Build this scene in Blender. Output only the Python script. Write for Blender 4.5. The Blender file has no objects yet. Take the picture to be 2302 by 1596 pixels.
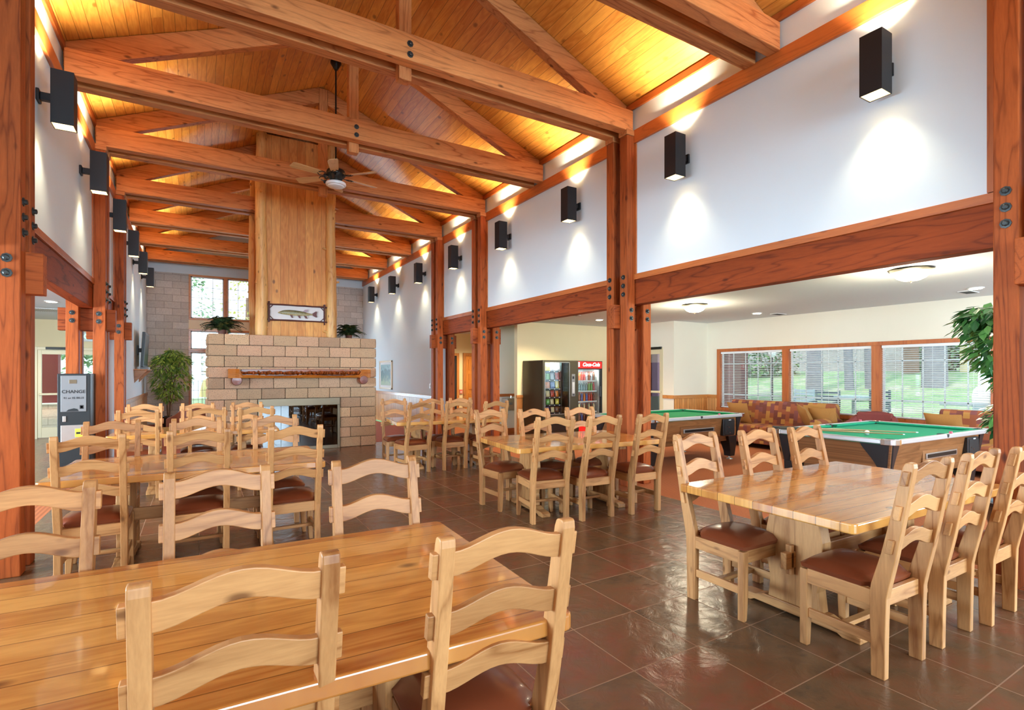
import bpy, bmesh, math, random
from mathutils import Vector, Matrix
random.seed(7)
PI = math.pi
S = bpy.context.scene
COL = S.collection

# ------------------------------------------------------------------ camera
W_, H_ = 2302, 1596
F_ = 1181.0
YAW = math.atan(708 / 1181)
cd = bpy.data.cameras.new('camera')
cd.sensor_fit = 'HORIZONTAL'
cd.sensor_width = 36.0
cd.lens = F_ / W_ * 36.0
cd.shift_x = 0.0
cd.shift_y = (840 - H_ / 2) / W_
cd.clip_start = 0.05
cd.clip_end = 300
cam = bpy.data.objects.new('camera', cd)
COL.objects.link(cam)
cam.location = (0, 0, 1.5)
cam.rotation_euler = (PI / 2, 0, -YAW)
S.camera = cam
S.view_settings.view_transform = 'Standard'
S.view_settings.look = 'None'
S.view_settings.gamma = 1
S.view_settings.exposure = 1.2
S.view_settings.use_curve_mapping = False
S.cycles.use_denoising = True
try:
    S.cycles.denoiser = 'OPENIMAGEDENOISE'
except Exception:
    pass
S.cycles.max_bounces = 7
S.cycles.diffuse_bounces = 3
S.cycles.glossy_bounces = 4
S.cycles.transmission_bounces = 6
S.cycles.transparent_max_bounces = 12
S.cycles.caustics_reflective = False
S.cycles.caustics_refractive = False
S.cycles.sample_clamp_indirect = 5.0
S.cycles.blur_glossy = 0.5

# ------------------------------------------------------------------ sky, sun, daylight and added fill
wd = bpy.data.worlds.new('sky')
S.world = wd
wd.use_nodes = True
bg = wd.node_tree.nodes['Background']
bg.inputs[0].default_value = (0.66, 0.84, 1.0, 1)
bg.inputs[1].default_value = 1.35

def light(name, kind, loc, power, color=(1, 1, 1), rot=(0, 0, 0), size=None, sizey=None, spot=None, blend=0.5, radius=0.03, parent=None):
    l = bpy.data.lights.new(name, kind)
    l.energy = power
    l.color = color
    if kind == 'AREA':
        l.shape = 'RECTANGLE'
        l.size = size
        l.size_y = sizey or size
    elif kind == 'SPOT':
        l.spot_size = spot
        l.spot_blend = blend
        l.shadow_soft_size = radius
    elif kind == 'POINT':
        l.shadow_soft_size = radius
    o = bpy.data.objects.new(name, l)
    COL.objects.link(o)
    o.location = loc
    o.rotation_euler = rot
    if parent:
        o.parent = parent
    return o

sun = light('sun', 'SUN', (0, 0, 20), 1.5, (1.0, 0.93, 0.84), (0, math.radians(-38), math.radians(8)))
sun.data.angle = 0.05
COOL = (0.60, 0.82, 1.0)
WARM = (1.0, 0.86, 0.58)
# ambient fill lamp added at an invented gable opening behind the camera
light('gable_fill', 'AREA', (1.9, -10.8, 3.1), 680, COOL, (PI / 2, 0, 0), 5.6, 4.4)
# extra fill lamp added inside the far windows, hidden behind the fireplace mass
light('far_window_fill', 'AREA', (2.4, 18.62, 1.28), 60, COOL, (-PI / 2, 0, 0), 2.9, 1.7)
# fill lamp added at an unseen lounge end opening; daylight from the entry side
light('lounge_end_fill', 'AREA', (7.9, -1.9, 1.5), 190, COOL, (PI / 2, 0, 0), 4.4, 1.5)
light('daylight_entry_side', 'AREA', (-6.3, 5.2, 1.5), 620, COOL, (PI / 2, 0, -PI / 2), 7.0, 1.8)

# ------------------------------------------------------------------ node helpers
class NT:
    def __init__(s, name):
        s.m = bpy.data.materials.new(name)
        s.m.use_nodes = True
        s.t = s.m.node_tree
        s.b = s.t.nodes['Principled BSDF']
    def n(s, typ, **kw):
        nd = s.t.nodes.new(typ)
        for k, v in kw.items():
            if k.startswith('_'):
                setattr(nd, k[1:], v)
        return nd
    def l(s, a, b):
        s.t.links.new(a, b)
    def set(s, **kw):
        for k, v in kw.items():
            k2 = {'rough': 'Roughness', 'metal': 'Metallic', 'coat': 'Coat Weight', 'coatr': 'Coat Roughness', 'spec': 'Specular IOR Level',
                  'trans': 'Transmission Weight', 'ior': 'IOR', 'alpha': 'Alpha', 'es': 'Emission Strength', 'sheen': 'Sheen Weight'}[k]
            s.b.inputs[k2].default_value = v
        return s
    def coords(s, scale=(1, 1, 1), rand=1.0, swap=None):
        tc = s.n('ShaderNodeTexCoord')
        out = tc.outputs['Object']
        if rand:
            oi = s.n('ShaderNodeObjectInfo')
            mu = s.n('ShaderNodeVectorMath', _operation='SCALE')
            cb = s.n('ShaderNodeCombineXYZ')
            for i, f in enumerate((37.0 * rand, 91.0 * rand, 53.0 * rand)):
                mm = s.n('ShaderNodeMath', _operation='MULTIPLY')
                s.l(oi.outputs['Random'], mm.inputs[0]); mm.inputs[1].default_value = f
                s.l(mm.outputs[0], cb.inputs[i])
            ad = s.n('ShaderNodeVectorMath', _operation='ADD')
            s.l(out, ad.inputs[0]); s.l(cb.outputs[0], ad.inputs[1])
            out = ad.outputs[0]
        if swap:
            sp = s.n('ShaderNodeSeparateXYZ'); s.l(out, sp.inputs[0])
            cb = s.n('ShaderNodeCombineXYZ')
            for i, ax in enumerate(swap):
                s.l(sp.outputs['xyz'.index(ax)], cb.inputs[i])
            out = cb.outputs[0]
        mp = s.n('ShaderNodeMapping'); s.l(out, mp.inputs[0]); mp.inputs['Scale'].default_value = scale
        return mp.outputs[0]
    def noise(s, vec, scale=5, detail=4, rough=0.5, dist=0.0):
        nd = s.n('ShaderNodeTexNoise')
        s.l(vec, nd.inputs['Vector'])
        nd.inputs['Scale'].default_value = scale; nd.inputs['Detail'].default_value = detail
        nd.inputs['Roughness'].default_value = rough; nd.inputs['Distortion'].default_value = dist
        return nd.outputs['Fac']
    def ramp(s, fac, stops, interp='LINEAR'):
        nd = s.n('ShaderNodeValToRGB')
        nd.color_ramp.interpolation = interp
        e = nd.color_ramp.elements
        while len(e) < len(stops):
            e.new(0.5)
        for i, (p, c) in enumerate(stops):
            e[i].position = p
            e[i].color = (c[0], c[1], c[2], 1) if isinstance(c, (tuple, list)) else (c, c, c, 1)
        s.l(fac, nd.inputs[0])
        return nd.outputs[0]
    def mix(s, fac, a, b, mode='MIX'):
        nd = s.n('ShaderNodeMix', _data_type='RGBA', _blend_type=mode)
        for i, v in ((0, fac), (6, a), (7, b)):
            if hasattr(v, 'default_value') or hasattr(v, 'is_linked'):
                s.l(v, nd.inputs[i])
            elif isinstance(v, (tuple, list)):
                nd.inputs[i].default_value = (v[0], v[1], v[2], 1)
            else:
                nd.inputs[i].default_value = v
        return nd.outputs[2]
    def math(s, op, a, b=None, c=None):
        nd = s.n('ShaderNodeMath', _operation=op)
        for i, v in enumerate((a, b, c)):
            if v is None: continue
            if hasattr(v, 'is_linked'): s.l(v, nd.inputs[i])
            else: nd.inputs[i].default_value = v
        return nd.outputs[0]
    def sep(s, vec):
        nd = s.n('ShaderNodeSeparateXYZ'); s.l(vec, nd.inputs[0]); return nd.outputs
    def color(s, c):
        if hasattr(c, 'is_linked'): s.l(c, s.b.inputs['Base Color'])
        else: s.b.inputs['Base Color'].default_value = (c[0], c[1], c[2], 1)
        return s
    def bump(s, h, strength=0.3, dist=0.01):
        nd = s.n('ShaderNodeBump'); s.l(h, nd.inputs['Height'])
        nd.inputs['Strength'].default_value = strength; nd.inputs['Distance'].default_value = dist
        s.l(nd.outputs[0], s.b.inputs['Normal'])
        return s

def srgb(r, g, b):
    f = lambda v: ((v / 255 + 0.055) / 1.055) ** 2.4 if v > 10 else v / 255 / 12.92
    return (f(r), f(g), f(b))

def plain(name, c, rough=0.5, metal=0.0, coat=0.0, var=0.0, scale=8, bump=0.0):
    m = NT(name).set(rough=rough, metal=metal, coat=coat)
    v = m.coords(rand=0.3)
    if var:
        n = m.noise(v, scale, 4)
        m.color(m.mix(n, tuple(x * (1 - var) for x in c), tuple(min(1, x * (1 + var)) for x in c)))
    else:
        m.color(c)
    if bump:
        m.bump(m.noise(v, scale * 6, 4), bump, 0.003)
    return m.m

def emit(name, c, s):
    m = NT(name).set(es=s)
    m.color(tuple(x * 0.5 for x in c))
    m.b.inputs['Emission Color'].default_value = (c[0], c[1], c[2], 1)
    return m.m

def wood(name, dark, light_, axis='x', sc=1.0, knots=0.6, rough=0.4, coat=0.0, knotc=None, rings=7.0, contrast=1.0, saw=0.0, spec=0.5):
    m = NT(name).set(rough=rough, coat=coat, coatr=0.06, spec=spec)
    k = {'x': (0.10, 1, 1), 'y': (1, 0.10, 1), 'z': (1, 1, 0.10)}[axis]
    v = m.coords(tuple(a * sc for a in k))
    n1 = m.noise(v, 2.2, 3, 0.5, 0.3)
    f = m.math('FRACT', m.math('MULTIPLY', n1, rings * 1.6))
    tri = m.math('ABSOLUTE', m.math('SUBTRACT', f, 0.5))
    grain = m.ramp(tri, [(0.0, 0.15), (0.12, 0.62), (0.5, 0.78)])
    fine = m.noise(v, 55, 2, 0.6)
    blot = m.noise(v, 1.3, 2)
    a = m.math('ADD', m.math('MULTIPLY', grain, 0.55 * contrast), m.math('MULTIPLY', fine, 0.35 * contrast))
    a = m.math('ADD', a, m.math('MULTIPLY', m.math('SUBTRACT', blot, 0.5), 0.9))
    c = m.ramp(a, [(0.12, dark), (0.85, light_)])
    oi = m.n('ShaderNodeObjectInfo')
    rv = m.ramp(oi.outputs['Random'], [(0, 0.86), (1, 1.08)])
    c = m.mix(1.0, c, rv, 'MULTIPLY')
    if knots:
        kk = {'x': (0.45, 1, 1), 'y': (1, 0.45, 1), 'z': (1, 1, 0.45)}[axis]
        v2 = m.coords(tuple(a_ * sc for a_ in kk))
        vo = m.n('ShaderNodeTexVoronoi'); m.l(v2, vo.inputs['Vector']); vo.inputs['Scale'].default_value = 3.4
        kf = m.ramp(vo.outputs['Distance'], [(0.0, 1.0), (0.055, 0.85), (0.12, 0.0)])
        kf = m.math('MULTIPLY', kf, knots)
        c = m.mix(kf, c, knotc or tuple(x * 0.28 for x in dark))
    m.color(c)
    hb = m.noise(v, 40, 3)
    if saw:
        v3 = m.coords(tuple((14 if q < 1 else 1) for q in k))
        hb = m.math('ADD', hb, m.math('MULTIPLY', m.noise(v3, 6, 2), saw))
    m.bump(hb, 0.12 + 0.1 * saw, 0.004)
    return m.m

M = {}
TD, TL = srgb(152, 82, 42), srgb(230, 154, 92)
for ax in 'xyz':
    M['timber_' + ax] = wood('timber_' + ax, TD, TL, ax, 1.6, 0.85, 0.62, 0.0, saw=0.5, spec=0.22, contrast=1.1)
    M['post_' + ax] = wood('post_' + ax, srgb(112, 46, 14), srgb(192, 96, 42), ax, 1.6, 0.85, 0.62, 0.0, saw=0.5, spec=0.22, contrast=1.1)
    M['header_' + ax] = wood('header_' + ax, srgb(94, 34, 8), srgb(172, 76, 26), ax, 1.5, 0.7, 0.62, 0.0, saw=0.6, spec=0.22)
    M['pine_' + ax] = wood('pine_' + ax, srgb(150, 92, 46), srgb(218, 160, 102), ax, 2.2, 0.85, 0.42, 0.0, srgb(104, 58, 28), rings=4, contrast=1.2, spec=0.35)
    M['trim_' + ax] = wood('honey_trim_' + ax, srgb(176, 102, 44), srgb(222, 150, 80), ax, 2.0, 0.7, 0.35, 0.2, srgb(90, 44, 18))
    M['bright_' + ax] = wood('bright_trim_' + ax, srgb(160, 78, 32), srgb(206, 116, 54), ax, 1.6, 0.6, 0.45, 0.1)

def boards(name, across, along, wdt, dark, light_, knots=0.6, rough=0.4, coat=0.0, groove=0.05, swapv=None, kn=None, seamlen=0, var=0.35):
    """boards running along one axis, each with its own tone, dark joints between"""
    m = NT(name).set(rough=rough, coat=coat, coatr=0.05)
    tc = m.n('ShaderNodeTexCoord')
    xyz = m.sep(tc.outputs['Object'])
    A = xyz['xyz'.index(across)]
    L = xyz['xyz'.index(along)]
    t = m.math('DIVIDE', A, wdt)
    idx = m.math('FLOOR', t)
    fr = m.math('FRACT', t)
    wn = m.n('ShaderNodeTexWhiteNoise', _noise_dimensions='1D')
    oi = m.n('ShaderNodeObjectInfo')
    m.l(m.math('ADD', idx, m.math('MULTIPLY', oi.outputs['Random'], 77.0)), wn.inputs['W'])
    rnd = wn.outputs['Value']
    if seamlen:
        l2 = m.math('DIVIDE', m.math('ADD', L, m.math('MULTIPLY', rnd, 9.0)), seamlen)
        seg = m.math('FLOOR', l2)
        wn2 = m.n('ShaderNodeTexWhiteNoise', _noise_dimensions='2D')
        cb2 = m.n('ShaderNodeCombineXYZ'); m.l(seg, cb2.inputs[0]); m.l(idx, cb2.inputs[1]); m.l(cb2.outputs[0], wn2.inputs['Vector'])
        rnd = wn2.outputs['Value']
    # grain vector: across stretched, along squashed, shifted per board
    cb = m.n('ShaderNodeCombineXYZ')
    m.l(m.math('MULTIPLY', A, 3.0), cb.inputs[0])
    m.l(m.math('ADD', m.math('MULTIPLY', L, 0.35), m.math('MULTIPLY', rnd, 40.0)), cb.inputs[1])
    m.l(m.math('MULTIPLY', rnd, 17.0), cb.inputs[2])
    n1 = m.noise(cb.outputs[0], 1.8, 3, 0.5, 0.5)
    tri = m.math('ABSOLUTE', m.math('SUBTRACT', m.math('FRACT', m.math('MULTIPLY', n1, 9.0)), 0.5))
    fine = m.noise(cb.outputs[0], 30, 2)
    a = m.math('ADD', m.math('MULTIPLY', tri, 0.5), m.math('MULTIPLY', fine, 0.3))
    a = m.math('ADD', a, m.math('MULTIPLY', rnd, var))
    c = m.ramp(a, [(0.10, dark), (0.75, light_)])
    if knots:
        cb3 = m.n('ShaderNodeCombineXYZ')
        m.l(m.math('MULTIPLY', A, 1.0), cb3.inputs[0]); m.l(m.math('ADD', m.math('MULTIPLY', L, 0.6), m.math('MULTIPLY', rnd, 31.0)), cb3.inputs[1])
        vo = m.n('ShaderNodeTexVoronoi'); m.l(cb3.outputs[0], vo.inputs['Vector']); vo.inputs['Scale'].default_value = 4.2
        kf = m.math('MULTIPLY', m.ramp(vo.outputs['Distance'], [(0.0, 1.0), (0.07, 0.8), (0.13, 0.0)]), knots)
        c = m.mix(kf, c, kn or tuple(x * 0.3 for x in dark))
    g = m.math('MULTIPLY', m.math('LESS_THAN', fr, groove), 0.75)
    c = m.mix(g, c, tuple(x * 0.3 for x in dark))
    m.color(c)
    m.bump(m.math('SUBTRACT', 1.0, m.math('LESS_THAN', fr, groove)), 0.35, 0.004)
    return m.m

M['ceiling_boards'] = boards('ceiling_boards', 'x', 'y', 0.112, srgb(204, 124, 46), srgb(246, 178, 84), 0.75, 0.42, 0.05, 0.05, seamlen=2.6)
M['table_boards'] = boards('table_boards', 'y', 'x', 0.125, srgb(178, 104, 44), srgb(232, 166, 84), 0.9, 0.22, 0.55, 0.035, kn=srgb(92, 48, 22), var=0.5)
M['chimney_boards'] = boards('chimney_boards', 'x', 'z', 0.155, srgb(196, 112, 40), srgb(240, 172, 86), 0.9, 0.5, 0.0, 0.03, kn=srgb(120, 62, 26))
M['chimney_boards_y'] = boards('chimney_boards_side', 'y', 'z', 0.155, srgb(196, 112, 40), srgb(240, 172, 86), 0.9, 0.5, 0.0, 0.03, kn=srgb(120, 62, 26))
M['wains_y'] = boards('wainscot_boards_y', 'y', 'z', 0.085, srgb(190, 128, 70), srgb(226, 172, 108), 0.6, 0.4, 0.1, 0.10)
M['wains_x'] = boards('wainscot_boards_x', 'x', 'z', 0.085, srgb(190, 118, 56), srgb(226, 158, 88), 0.6, 0.4, 0.1, 0.10)
M['laminate'] = boards('laminate_woodgrain', 'z', 'x', 0.13, srgb(104, 64, 32), srgb(162, 108, 64), 0.0, 0.35, 0.1, 0.0, seamlen=0.9, var=0.25)
M['door_wood'] = boards('door_wood', 'x', 'z', 0.2, srgb(190, 112, 40), srgb(226, 150, 66), 0.5, 0.4, 0.1, 0.02)

# slate tile floor
def tile_mat():
    m = NT('slate_tile')
    v = m.coords((1, 1, 1), rand=0)
    def shift(vec, off):
        mp = m.n('ShaderNodeMapping'); m.l(vec, mp.inputs[0]); mp.inputs['Location'].default_value = off; return mp.outputs[0]
    v = shift(v, (-2.83 + 0.469 * 20, -1.46 + 0.497 * 20, 0))
    x, y, z = m.sep(v)
    tx = m.math('DIVIDE', x, 0.469); ty = m.math('DIVIDE', y, 0.497)
    fx, fy = m.math('FRACT', tx), m.math('FRACT', ty)
    ix, iy = m.math('FLOOR', tx), m.math('FLOOR', ty)
    cb = m.n('ShaderNodeCombineXYZ'); m.l(ix, cb.inputs[0]); m.l(iy, cb.inputs[1])
    wn = m.n('ShaderNodeTexWhiteNoise', _noise_dimensions='2D'); m.l(cb.outputs[0], wn.inputs['Vector'])
    r = wn.outputs['Value']
    ov = m.n('ShaderNodeVectorMath', _operation='ADD')
    sc = m.n('ShaderNodeVectorMath', _operation='SCALE'); m.l(wn.outputs['Color'], sc.inputs[0]); sc.inputs['Scale'].default_value = 30
    m.l(v, ov.inputs[0]); m.l(sc.outputs[0], ov.inputs[1])
    n = m.noise(ov.outputs[0], 2.3, 5, 0.6, 0.8)
    n2 = m.noise(ov.outputs[0], 11, 5, 0.65, 0.4)
    t = m.math('ADD', m.math('MULTIPLY', n, 0.75), m.math('ADD', m.math('MULTIPLY', n2, 0.25), m.math('MULTIPLY', m.math('SUBTRACT', r, 0.5), 0.15)))
    c = m.ramp(t, [(0.26, srgb(76, 64, 50)), (0.42, srgb(108, 82, 58)), (0.54, srgb(118, 80, 56)), (0.68, srgb(130, 74, 54)), (0.82, srgb(94, 68, 54))])
    gw = 0.011
    ed = m.math('MINIMUM', m.math('MINIMUM', fx, m.math('SUBTRACT', 1.0, fx)), m.math('MINIMUM', fy, m.math('SUBTRACT', 1.0, fy)))
    g = m.math('LESS_THAN', ed, gw * 0.55)
    c = m.mix(g, c, srgb(160, 124, 96))
    m.color(c)
    rr = m.math('ADD', 0.13, m.math('MULTIPLY', n2, 0.20))
    rr = m.math('ADD', rr, m.math('MULTIPLY', g, 0.4))
    m.l(rr, m.b.inputs['Roughness'])
    h = m.math('ADD', m.math('MULTIPLY', m.noise(ov.outputs[0], 7, 6, 0.6, 1.2), 1.0), m.math('MULTIPLY', g, -0.6))
    m.bump(h, 0.45, 0.012)
    m.set(spec=0.55)
    return m.m
M['tile'] = tile_mat()

def carpet_mat():
    m = NT('ribbed_carpet').set(rough=0.95)
    v = m.coords((1, 1, 1), rand=0)
    x, y, z = m.sep(v)
    rib = m.math('ABSOLUTE', m.math('SUBTRACT', m.math('FRACT', m.math('DIVIDE', x, 0.045)), 0.5))
    n = m.noise(v, 60, 3)
    t = m.math('ADD', m.math('MULTIPLY', rib, 0.9), m.math('MULTIPLY', n, 0.5))
    m.color(m.ramp(t, [(0.1, srgb(140, 74, 38)), (0.8, srgb(196, 114, 62))]))
    m.bump(rib, 0.3, 0.006)
    return m.m
M['carpet'] = carpet_mat()

M['white_wall'] = plain('white_painted_drywall', (0.73, 0.82, 0.87), 0.75, var=0.015, scale=3, bump=0.05)
M['cream_wall'] = plain('cream_painted_drywall', srgb(240, 226, 196), 0.75, var=0.02, scale=3, bump=0.05)
M['yellow_wall'] = plain('yellow_painted_drywall', srgb(250, 230, 184), 0.75, var=0.02, scale=3, bump=0.05)
M['lounge_wall'] = plain('offwhite_painted_drywall', srgb(236, 228, 208), 0.75, var=0.02, scale=3, bump=0.05)
M['lounge_ceiling'] = plain('grey_white_ceiling_paint', srgb(214, 218, 218), 0.8, var=0.03, scale=30, bump=0.2)
M['black_metal'] = plain('black_powder_metal', (0.012, 0.012, 0.014), 0.45, 0.2, bump=0.1)
M['dark_metal'] = plain('dark_bronze_metal', (0.03, 0.028, 0.025), 0.35, 0.7)
M['bolt'] = plain('grey_steel_bolt', (0.055, 0.06, 0.058), 0.38, 0.7)
M['liner'] = plain('white_lamp_liner', (0.85, 0.75, 0.55), 0.6)
M['bulb'] = emit('warm_lamp_bulb', (1.0, 0.78, 0.45), 14)
M['leather'] = plain('brown_leather', srgb(126, 62, 36), 0.30, 0, 0.15, var=0.18, scale=5, bump=0.12)
M['brass'] = plain('antique_brass_frame', srgb(120, 104, 84), 0.38, 0.8, var=0.1, scale=3)
M['soot_doorway_shade'] = plain('dark_firebox_doorway', (0.02, 0.02, 0.02), 0.8)
M['black_plastic'] = plain('black_plastic', (0.015, 0.015, 0.016), 0.35)
M['dark_cab'] = plain('dark_olive_cabinet', srgb(62, 56, 38), 0.4, 0.1, var=0.05)
M['grey_cab'] = plain('charcoal_cabinet', srgb(28, 31, 32), 0.5, 0.2)
M['steel'] = plain('brushed_steel', (0.55, 0.55, 0.53), 0.3, 0.9, var=0.06, scale=20)
M['chrome'] = plain('polished_chrome', (0.78, 0.77, 0.75), 0.14, 1.0)
M['alu'] = plain('aluminium_rail', (0.66, 0.66, 0.66), 0.35, 0.6)
M['silver_panel'] = plain('silver_panel', (0.22, 0.22, 0.22), 0.4, 0.3)
M['white_plastic'] = plain('white_plastic', (0.8, 0.8, 0.78), 0.4)
M['felt'] = plain('green_felt', srgb(22, 150, 112), 0.95, var=0.05, scale=30)
M['felt_dark'] = plain('green_felt_left_table', srgb(28, 134, 82), 0.95, var=0.05, scale=30)
M['pocket'] = plain('pocket_leather', (0.012, 0.012, 0.012), 0.6)
M['ivory'] = plain('ivory_resin', (0.85, 0.83, 0.78), 0.12, 0, 0.5)
M['chalk'] = plain('pink_chalk', srgb(220, 110, 130), 0.8)
M['cue_wood'] = plain('cue_maple', srgb(150, 122, 78), 0.25, 0, 0.5, var=0.1)
M['cue_dark'] = plain('cue_butt', srgb(64, 60, 50), 0.3, 0, 0.5, var=0.2)
M['maroon_fabric'] = plain('maroon_upholstery', srgb(134, 62, 58), 0.85, var=0.12, scale=90, bump=0.2)
M['tan_fabric'] = plain('tan_cushion_fabric', srgb(170, 118, 58), 0.9, var=0.15, scale=70, bump=0.2)
M['pot_black'] = plain('black_glazed_pot', (0.02, 0.024, 0.022), 0.25, 0, 0.3)
M['pot_terra'] = plain('red_clay_pot', srgb(120, 70, 55), 0.6)
M['bark'] = plain('ficus_bark', srgb(120, 92, 66), 0.8, var=0.25, scale=30)
M['soil'] = plain('potting_soil', srgb(50, 36, 26), 0.95, var=0.3, scale=60)
M['dome_glass'] = emit('lit_frosted_glass', (1.0, 0.88, 0.62), 7)
M['can_light'] = emit('lit_downlight', (1.0, 0.85, 0.6), 12)
M['fan_glass'] = plain('white_frosted_glass', (0.82, 0.84, 0.85), 0.3, 0, 0.3)
M['fan_blade'] = wood('fan_blade_oak', srgb(206, 150, 88), srgb(240, 194, 130), 'x', 2.0, 0.0, 0.4, 0.1)
M['maroon_paint'] = plain('maroon_exterior_paint', srgb(120, 44, 48), 0.6, var=0.08)
M['mauve_paint'] = plain('mauve_exterior_paint', srgb(214, 166, 196), 0.6, var=0.08)
M['cream_alu'] = plain('cream_painted_frame', srgb(228, 214, 176), 0.4, 0.1)
M['white_frame'] = plain('white_vinyl_frame', (0.82, 0.82, 0.80), 0.35)
M['blind'] = plain('white_blind_slat', (0.86, 0.87, 0.86), 0.4)
M['rock'] = plain('granite_rock', srgb(128, 126, 120), 0.9, var=0.35, scale=4, bump=0.5)
M['concrete'] = plain('patio_concrete', srgb(176, 168, 156), 0.9, var=0.08, scale=4)
M['paper'] = plain('paper_mat', (0.82, 0.82, 0.80), 0.7)
M['log'] = wood('peeled_log', srgb(196, 126, 60), srgb(240, 190, 118), 'z', 2.0, 0.9, 0.45, 0.05, srgb(110, 58, 26), contrast=1.2)
M['log_dark'] = wood('varnished_burl', srgb(70, 24, 6), srgb(160, 76, 24), 'x', 5.0, 0.9, 0.3, 0.1, srgb(56, 20, 8), rings=10, contrast=1.3)
M['log_orange'] = wood('varnished_log_edge', srgb(150, 70, 18), srgb(222, 136, 50), 'x', 3.0, 0.6, 0.25, 0.3, srgb(80, 30, 10), rings=8)
M['log_red'] = wood('varnished_log_end', srgb(80, 26, 10), srgb(150, 66, 30), 'y', 4.0, 0.3, 0.3, 0.2, rings=10)
M['twig'] = plain('twig_frame_bark', srgb(86, 44, 38), 0.6, var=0.3, scale=40, bump=0.3)
M['hide'] = plain('white_birch_back', srgb(226, 220, 216), 0.7, var=0.04, scale=20)
M['fishskin'] = None

def glass(name, tint=(1, 1, 1), refl=0.08, rough=0.0):
    """thin clear pane: mostly see-through with a sharp reflection"""
    m = NT(name)
    t = m.t
    tr = m.n('ShaderNodeBsdfTransparent'); tr.inputs[0].default_value = (*tint, 1)
    gl = m.n('ShaderNodeBsdfGlossy'); gl.inputs['Roughness'].default_value = rough
    fr = m.n('ShaderNodeFresnel'); fr.inputs[0].default_value = 1.45
    mx = m.n('ShaderNodeMixShader')
    f = m.math('ADD', m.math('MULTIPLY', fr.outputs[0], 0.8), refl * 0.5)
    m.l(f, mx.inputs[0]); m.l(tr.outputs[0], mx.inputs[1]); m.l(gl.outputs[0], mx.inputs[2])
    m.l(mx.outputs[0], t.nodes['Material Output'].inputs[0])
    return m.m
M['pane'] = glass('window_pane', (0.97, 0.99, 0.98))
M['fire_glass'] = glass('smoked_fire_glass', (0.25, 0.27, 0.28), 0.25)
M['bottle_clear'] = glass('clear_bottle', (0.75, 0.88, 0.88), 0.2)

def leaf_mat(name, c1, c2, rough=0.45):
    m = NT(name).set(rough=rough)
    g = m.n('ShaderNodeNewGeometry')
    m.color(m.ramp(g.outputs['Random Per Island'], [(0, c1), (1, c2)]))
    return m.m
M['ficus_leaf'] = leaf_mat('ficus_leaf', srgb(74, 122, 48), srgb(178, 204, 92))
M['ficus_leaf_dark'] = leaf_mat('ficus_leaf_dark', srgb(36, 84, 44), srgb(112, 168, 84), 0.25)
M['fern_leaf'] = leaf_mat('fern_leaf', srgb(26, 48, 22), srgb(66, 86, 40), 0.6)
M['tree_leaf'] = leaf_mat('tree_leaf', srgb(110, 160, 120), srgb(190, 214, 170), 0.7)
M['yellow_leaf'] = leaf_mat('yellow_leaf', srgb(210, 210, 110), srgb(246, 236, 160), 0.7)
M['tree_bark'] = plain('pine_bark', srgb(150, 118, 104), 0.9, var=0.35, scale=9, bump=0.6)
M['tree_bark_grey'] = plain('grey_pine_bark', srgb(128, 128, 138), 0.9, var=0.35, scale=9, bump=0.6)

def grass_mat():
    m = NT('lawn_grass').set(rough=0.95)
    v = m.coords((1, 1, 1), rand=0)
    n = m.noise(v, 0.9, 5, 0.7); n2 = m.noise(v, 30, 3)
    t = m.math('ADD', m.math('MULTIPLY', n, 0.7), m.math('MULTIPLY', n2, 0.3))
    m.color(m.ramp(t, [(0.36, srgb(96, 138, 88)), (0.50, srgb(130, 158, 108)), (0.60, srgb(168, 166, 144)), (0.72, srgb(176, 174, 160))]))
    return m.m
M['grass'] = grass_mat()

def block_mat(name, swap, c1, c2, mortar, bumps=0.5, scl=1.0):
    m = NT(name).set(rough=0.9)
    v = m.coords((1, 1, 1), rand=0, swap=swap)
    br = m.n('ShaderNodeTexBrick')
    m.l(v, br.inputs['Vector'])
    br.inputs['Color1'].default_value = (*c1, 1); br.inputs['Color2'].default_value = (*c2, 1); br.inputs['Mortar'].default_value = (*mortar, 1)
    br.inputs['Scale'].default_value = 1.0
    br.inputs['Mortar Size'].default_value = 0.006
    br.inputs['Brick Width'].default_value = 0.42 * scl
    br.inputs['Row Height'].default_value = 0.2032 * scl
    br.offset = 0.5
    n = m.noise(v, 26, 5, 0.7, 0.5); n3 = m.noise(v, 7, 4, 0.6, 0.6)
    c = m.mix(m.ramp(n, [(0.35, 0.0), (0.7, 0.35)]), br.outputs['Color'], tuple(x * 0.45 for x in c1))
    m.color(c)
    h = m.math('ADD', m.math('MULTIPLY', n, 0.5), m.math('ADD', n3, m.math('MULTIPLY', br.outputs['Fac'], -0.7)))
    m.bump(h, bumps, 0.03)
    return m.m
M['split_block'] = block_mat('split_face_block', 'xzy', srgb(200, 194, 186), srgb(224, 218, 210), srgb(160, 154, 146), 0.65)

def fire_block_mat():
    m = NT('speckled_fireplace_block').set(rough=0.9)
    v = m.coords((1, 1, 1), rand=0)
    g = m.n('ShaderNodeNewGeometry')
    c = m.ramp(g.outputs['Random Per Island'], [(0.0, srgb(172, 136, 108)), (0.35, srgb(196, 160, 124)), (0.7, srgb(206, 160, 130)), (1.0, srgb(222, 184, 142))])
    n = m.noise(v, 60, 3, 0.6); n2 = m.noise(v, 9, 4, 0.6)
    c = m.mix(m.ramp(n, [(0.57, 0.0), (0.66, 0.9)]), c, srgb(84, 64, 52))
    c = m.mix(m.math('MULTIPLY', n2, 0.3), c, srgb(226, 190, 150))
    m.color(c)
    m.bump(m.math('ADD', m.noise(v, 22, 5, 0.7), m.math('MULTIPLY', n, -0.6)), 0.7, 0.02)
    return m.m
M['fire_block'] = fire_block_mat()
M['mortar'] = plain('grey_mortar', srgb(108, 90, 76), 0.95)

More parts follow.
